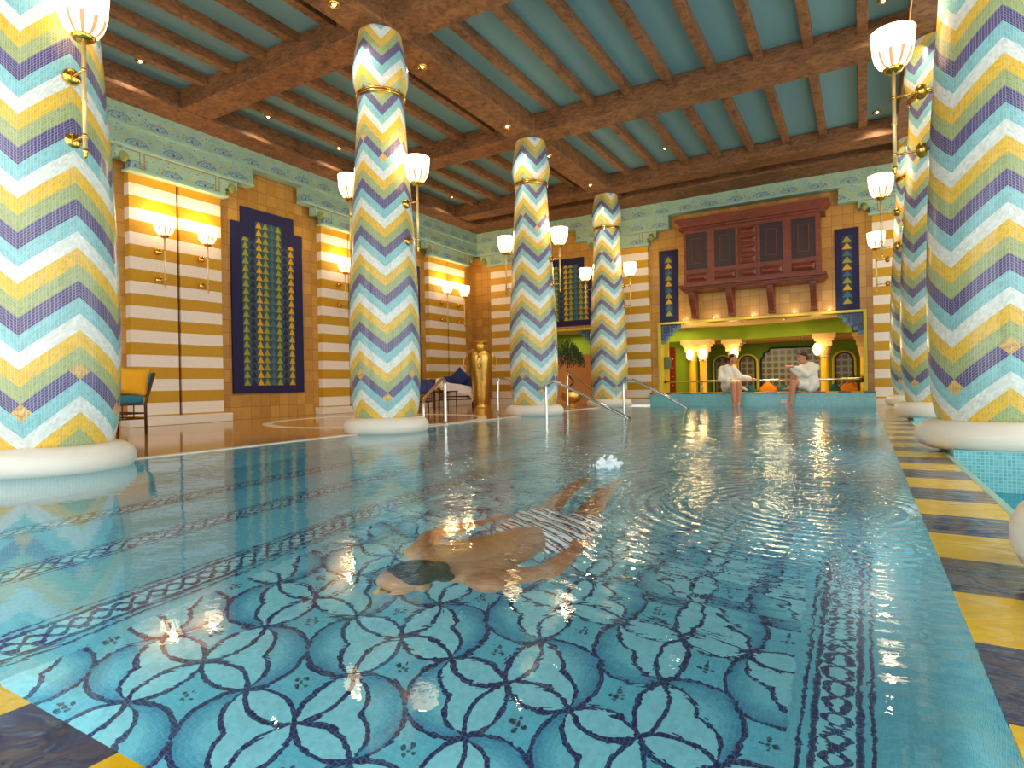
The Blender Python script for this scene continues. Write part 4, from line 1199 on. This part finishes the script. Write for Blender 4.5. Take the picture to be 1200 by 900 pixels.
def face_bits(T, R3, s, parent, lipm=True):
    b = BM()
    for sx in (-1, 1): ell(b, T(sx * .030, .0765, .004), (.013 * s, .008 * s, .007 * s), 10, R3)
    obj('eyes', b, M['feature'], parent, smooth=True)
    b = BM()
    for sx in (-1, 1): limb(b, T(sx * .016, .085, .026), T(sx * .044, .075, .028), .0045 * s, .003 * s, 6)
    obj('eyebrows', b, M['feature'], parent, smooth=True)
    if lipm:
        b = BM(); limb(b, T(-.018, .082, -.058), T(.018, .082, -.058), .0055 * s, .0055 * s, 6); obj('lips', b, M['lips'], parent, smooth=True)

# ---- woman, seated on the bench, turned towards the right, left arm along the rail
WO = Vector((-2.40, 12.90, .28))
W = lambda x, y, z: WO + Vector((x, y, z))
wo = thing('person', 'person with tied-back brown hair in a white bathrobe, left of the two on the bench', 'person', tuple(WO))
def loc_(v): return Vector(v) - WO
b = BM()
hipc = Vector((0, 0, .10)); chest = Vector((-.02, -.02, .40)); neck = Vector((.05, -.04, .535))
limb(b, hipc, (-.02, 0, .25), .125, .105); limb(b, (-.02, 0, .25), chest, .105, .13); limb(b, (-.13, .01, .45), (.11, -.05, .44), .055, .055)
limb(b, chest, neck, .05, .042); limb(b, neck, (.085, -.055, .60), .040, .040)
hc = Vector((.11, -.06, .655)); T, R3 = head(b, hc, (.92, -.42, -.06), (0, 0, 1), .92)
# legs over the edge into the water
kneeL, kneeR = Vector((.24, -.30, .14)), Vector((.14, -.32, .135))
limb(b, (.06, -.02, .09), kneeL, .085, .058); limb(b, (-.04, -.05, .09), kneeR, .085, .058)
for kn, an in ((kneeL, Vector((.245, -.34, -.24))), (kneeR, Vector((.165, -.36, -.25)))):
    limb(b, kn, kn + (an - kn) * .35 + Vector((0, .012, 0)), .056, .054); limb(b, kn + (an - kn) * .35 + Vector((0, .012, 0)), an, .054, .033)
    limb(b, an, an + Vector((.01, -.13, -.05)), .032, .022)
# arms
sl, el_, wl = Vector((.11, -.04, .43)), Vector((.22, -.02, .28)), Vector((.42, .15, .235))
limb(b, sl, el_, .048, .038); limb(b, el_, wl, .036, .026); hand(b, wl, (1, .35, .02), (0, .3, -1), .9, .9)
sr, er, wr = Vector((-.14, -.02, .44)), Vector((-.13, -.16, .24)), Vector((.08, -.24, .225))
limb(b, sr, er, .048, .038); limb(b, er, wr, .036, .026); hand(b, wr, (1, -.15, -.25), (0, .1, -1), .9, .5)
remeshed(b, 'body', M['skin'], .0085, wo, 3)
b = BM()
limb(b, (0, 0, .10), (-.02, 0, .26), .165, .125); limb(b, (-.02, 0, .26), (-.02, -.01, .40), .13, .145); limb(b, (-.13, .015, .45), (.10, -.045, .445), .075, .072)
limb(b, (.05, -.03, .10), (.19, -.23, .145), .118, .088); limb(b, (-.03, -.05, .10), (.11, -.25, .14), .118, .09)
limb(b, sl, el_, .068, .062); limb(b, el_, Vector((.37, .12, .245)), .06, .055)
limb(b, sr, er, .068, .062); limb(b, er, Vector((.02, -.225, .225)), .06, .056)
limb(b, (-.05, .03, .5), (.06, .01, .52), .045, .04); limb(b, (-.10, -.02, .47), (.04, -.12, .38), .03, .028)
limb(b, (.02, -.1, .1), (.25, -.12, .07), .07, .03)   # robe flap to the right
limb(b, (.20, -.10, .10), (.36, -.14, .02), .045, .022)
remeshed(b, 'bathrobe', M['robe'], .0095, wo, 4)
b = BM(); ell(b, T(0, -.025, .036), (.078 * .92, .090 * .92, .084 * .92), 20, R3); ell(b, T(0, -.095, .0), (.038, .04, .042), 14)
limb(b, T(-.06, .02, .06), T(.06, .02, .06), .02, .02)
remeshed(b, 'hair', M['hair'], .008, wo, 3); face_bits(T, R3, .92, wo)

# ---- man, seated sideways facing the woman, one knee raised
MO = Vector((-.92, 12.92, .28)); mo = thing('person', 'person with short dark hair in a white bathrobe, right of the two, one knee raised', 'person', tuple(MO))
b = BM()
limb(b, (0, 0, .11), (.01, 0, .26), .13, .115); limb(b, (.01, 0, .26), (-.01, -.02, .40), .115, .135); limb(b, (.11, .03, .44), (-.11, -.06, .435), .06, .06)
limb(b, (-.02, -.02, .44), (-.06, -.05, .55), .055, .048)
hc = Vector((-.105, -.07, .635)); T, R3 = head(b, hc, (-.80, -.60, -.10), (-.05, 0, 1), .95)
kR = Vector((-.25, -.16, .42)); fR = Vector((-.30, -.17, .06))
limb(b, (-.04, -.04, .10), kR, .09, .058); limb(b, kR, kR + (fR - kR) * .4 + Vector((.018, 0, 0)), .057, .056); limb(b, kR + (fR - kR) * .4 + Vector((.018, 0, 0)), fR, .056, .035)
limb(b, fR + Vector((.02, 0, -.02)), fR + Vector((-.14, -.02, -.038)), .034, .020)
kL = Vector((-.24, -.33, .15)); fL = Vector((-.30, -.36, -.26))
limb(b, (-.04, -.06, .10), kL, .09, .060); limb(b, kL, kL + (fL - kL) * .35, .058, .056); limb(b, kL + (fL - kL) * .35, fL, .056, .035); limb(b, fL, fL + Vector((-.10, -.09, -.05)), .033, .022)
s1, e1, w1 = Vector((-.12, -.06, .43)), Vector((-.15, -.23, .31)), Vector((-.30, -.21, .42))
s2, e2, w2 = Vector((.12, .03, .43)), Vector((-.02, -.22, .30)), Vector((-.22, -.25, .44))
limb(b, s1, e1, .05, .04); limb(b, e1, w1, .038, .028); hand(b, w1, (-.5, .1, .45), (.5, .3, -.8), .95, 1.0)
limb(b, s2, e2, .05, .04); limb(b, e2, w2, .038, .028); hand(b, w2, (-.7, .2, .35), (.4, .3, -.8), .95, .9)
remeshed(b, 'body', M['skin'], .0085, mo, 3)
b = BM()
limb(b, (.02, 0, .12), (.02, 0, .27), .17, .145); limb(b, (.02, 0, .27), (0, -.01, .40), .145, .155); limb(b, (.11, .03, .44), (-.10, -.055, .435), .082, .078)
limb(b, (-.02, -.04, .12), (-.15, -.12, .26), .125, .09); limb(b, (-.02, -.07, .11), (-.15, -.22, .13), .12, .09); limb(b, (.06, -.10, .12), (.02, -.16, .02), .10, .06)
limb(b, s1, e1, .072, .066); limb(b, e1, Vector((-.26, -.215, .40)), .064, .058)
limb(b, s2, e2, .074, .068); limb(b, e2, Vector((-.19, -.245, .42)), .066, .058)
limb(b, (.06, .03, .50), (-.06, .0, .52), .048, .042); limb(b, (.02, -.10, .46), (-.09, -.12, .38), .032, .028)
remeshed(b, 'bathrobe', M['robe'], .0095, mo, 4)
b = BM(); ell(b, T(0, -.022, .036), (.079 * .95, .090 * .95, .086 * .95), 20, R3); limb(b, T(-.05, .045, .078), T(.05, .045, .078), .022, .022); limb(b, T(-.06, -.07, -.03), T(.06, -.07, -.03), .028, .028)
remeshed(b, 'hair', M['hair'], .008, mo, 3); face_bits(T, R3, .95, mo)

# ---- swimmer under water
SO = Vector((-1.12, 1.7, -.24)); sw = thing('person', 'person in striped swim shorts gliding under water in the middle of the pool', 'person', tuple(SO))
w_ = lambda x, y, z: Vector((x, y, z)) - SO
b = BM()
hip = w_(-1.06, 1.97, -.26); wst = w_(-1.09, 1.80, -.24); che = w_(-1.13, 1.60, -.24); 
shL, shR = w_(-1.31, 1.60, -.24), w_(-.97, 1.50, -.26)
ax = (hip - che).normalized()
limb(b, hip, wst, .125, .115); limb(b, wst, che, .118, .135)
def slab(p, r_, side): 
    Rm = Matrix((side.normalized(), ax, side.normalized().cross(ax))).transposed(); ell(b, p, r_, 22, Rm)
side = (shR - shL).normalized()
slab(che, (.185, .16, .105), side); slab(wst + (che - wst) * .3, (.150, .15, .10), side); slab(hip, (.165, .13, .11), side)
limb(b, shL, shR, .068, .068)
nk = w_(-1.145, 1.46, -.22); limb(b, che + (nk - che) * .4, nk, .075, .062)
hc = w_(-1.16, 1.345, -.195)
limb(b, nk, hc, .062, .06)
T, R3 = head(b, hc, (-.38, -.80, -.35), (.12, -.40, .9), 1.05)
# arms trailing back
eL, wL = w_(-1.43, 1.80, -.26), w_(-1.37, 2.03, -.27)
eR, wR = w_(-.86, 1.66, -.27), w_(-.87, 1.90, -.27)
limb(b, shL, shL + (eL - shL) * .5, .060, .050); limb(b, shL + (eL - shL) * .5, eL, .050, .042); limb(b, eL, eL + (wL - eL) * .35, .043, .042); limb(b, eL + (wL - eL) * .35, wL, .042, .027)
hand(b, wL, (.25, 1, .0), (1, 0, -.3), 1.05, .3)
limb(b, shR, shR + (eR - shR) * .5, .060, .050); limb(b, shR + (eR - shR) * .5, eR, .050, .042); limb(b, eR, eR + (wR - eR) * .35, .043, .042); limb(b, eR + (wR - eR) * .35, wR, .042, .027)
hand(b, wR, (-.05, 1, .05), (-1, 0, -.3), 1.05, .3, -1)
# legs
for hp, kn, an, toe in ((w_(-1.15, 2.02, -.27), w_(-1.235, 2.44, -.26), w_(-1.32, 2.88, -.20), w_(-1.34, 3.08, -.20)), (w_(-.98, 1.98, -.27), w_(-1.04, 2.42, -.27), w_(-1.13, 2.84, -.19), w_(-1.14, 3.05, -.16))):
    mid = hp + (kn - hp) * .5
    limb(b, hp, mid, .090, .078); limb(b, mid, kn, .078, .055)
    cf = kn + (an - kn) * .3; limb(b, kn, cf, .054, .057); limb(b, cf, an, .057, .034)
    limb(b, an, an + (toe - an) * .6, .034, .030); limb(b, an + (toe - an) * .6, toe, .034, .018)
    ell(b, an + Vector((0, .01, .025)), (.028, .03, .03), 10)
remeshed(b, 'body', M['skin_swimmer'], .0062, sw, 3)
b = BM(); slab(hip, (.180, .135, .125), side)
for hp, kn in ((w_(-1.15, 2.02, -.27), w_(-1.235, 2.44, -.26)), (w_(-.98, 1.98, -.27), w_(-1.04, 2.42, -.27))):
    limb(b, hp, hp + (kn - hp) * .52, .110, .108)
remeshed(b, 'swim_shorts', M['shorts'], .0075, sw, 4)
b = BM(); ell(b, T(0, -.030, .036), (.079 * 1.05, .086 * 1.05, .084 * 1.05), 20, R3)
limb(b, T(-.055, -.085, -.035), T(.055, -.085, -.035), .03, .03); limb(b, T(0, -.09, .0), T(0, -.10, -.05), .05, .035)
remeshed(b, 'hair', M['hair_black'], .008, sw, 3); face_bits(T, R3, 1.05, sw)

# splash above the feet
b = BM()
for k in range(70):
    a = random.uniform(0, 2 * pi); q = random.random(); rr = .02 + .10 * q
    ell(b, (rr * cos(a), rr * sin(a), .002 + .075 * random.random() * (1 - q) ** 1.2), (random.uniform(.004, .014),) * 3, 8)
for k in range(6): ell(b, (random.uniform(-.04, .04), random.uniform(-.04, .04), .006), (.03, .03, .02 + .02 * random.random()), 10)
o = remeshed(b, 'splash', M['foam'], .006, None, 1, (-1.30, 3.30, 0)); o['kind'] = 'stuff'; tag(o, 'white splash thrown up above the swimmer’s feet', 'splash')

# ------------------------------------------------------------------ underwater fill lamps, added only to brighten the pool floor
def added_pool_lamp(loc, rz, label, e=10):
    r = thing('added_underwater_lamp', label, 'lamp', loc, rz, 'added fill lamps set in the pool walls')
    bmx = BM(); lathe(bmx, [(.075, 0), (.085, .015), (.10, .015), (.105, 0)], 24, cap=False); bmesh.ops.rotate(bmx, verts=bmx.verts, matrix=Matrix.Rotation(pi / 2, 3, 'X')); obj('added_lamp_ring', bmx, M['chrome'], r, smooth=True)
    bmx = BM(); lathe(bmx, [(.078, .004), (.05, .014), (.001, .018)], 20, cap=False); bmesh.ops.rotate(bmx, verts=bmx.verts, matrix=Matrix.Rotation(pi / 2, 3, 'X')); obj('added_lamp_lens', bmx, M['added_pool_lens'], r, smooth=True)
    L = bpy.data.lights.new('added_pool_light', 'POINT'); L.energy = e; L.color = (.86, 1, .98); L.shadow_soft_size = 0
    o = bpy.data.objects.new('added_pool_light', L); COL.objects.link(o)
    d = Vector((sin(rz), -cos(rz), 0)) * .16; o.location = Vector(loc) + d
M['added_pool_lens'] = emis('added_lit_lens', (.55, .9, .9), .35)
for k, y_ in enumerate((1.0, 3.4, 5.8, 8.2, 10.6)):
    added_pool_lamp((.171, y_, -.62), -pi / 2, 'added round underwater fill lamp in the right pool wall, %s' % ['nearest the camera', 'second nearest the camera', 'midway along the pool', 'second nearest the bench', 'nearest the bench'][k], 7)
for x_ in (-3.4, -2.2, -1.0):
    added_pool_lamp((x_, .428, -.62), pi, 'added round underwater fill lamp in the near pool wall at %s' % {-3.4: 'its left', -2.2: 'its middle', -1.0: 'its right'}[x_], 11)

# ------------------------------------------------------------------ light, world, camera
w = bpy.data.worlds.new('world'); S.world = w; w.use_nodes = True
bg = w.node_tree.nodes['Background']; bg.inputs[0].default_value = (1.0, .985, .95, 1); bg.inputs[1].default_value = 2.0

f_, yaw, pitch, roll = 699.74, radians(30.511), radians(-.004), radians(-.999)
F = Vector((-sin(yaw) * cos(pitch), cos(yaw) * cos(pitch), sin(pitch))); R0 = Vector((cos(yaw), sin(yaw), 0)); U0 = R0.cross(F)
Rv = R0 * cos(roll) + U0 * sin(roll); Uv = Rv.cross(F)
cam = bpy.data.cameras.new('camera'); co = bpy.data.objects.new('camera', cam); COL.objects.link(co)
mt = Matrix((Rv, Uv, -F)).transposed().to_4x4(); mt.translation = Vector((0, 0, .5)); co.matrix_world = mt
cam.sensor_width = 36; cam.lens = 36 * f_ / 1200; cam.clip_start = .02
S.camera = co
S.view_settings.view_transform = 'Standard'; S.view_settings.look = 'None'; S.view_settings.gamma = 1
S.view_settings.use_curve_mapping = False
S.view_settings.exposure = 0.42
S.cycles.max_bounces = 12; S.cycles.transmission_bounces = 8; S.cycles.sample_clamp_indirect = 4
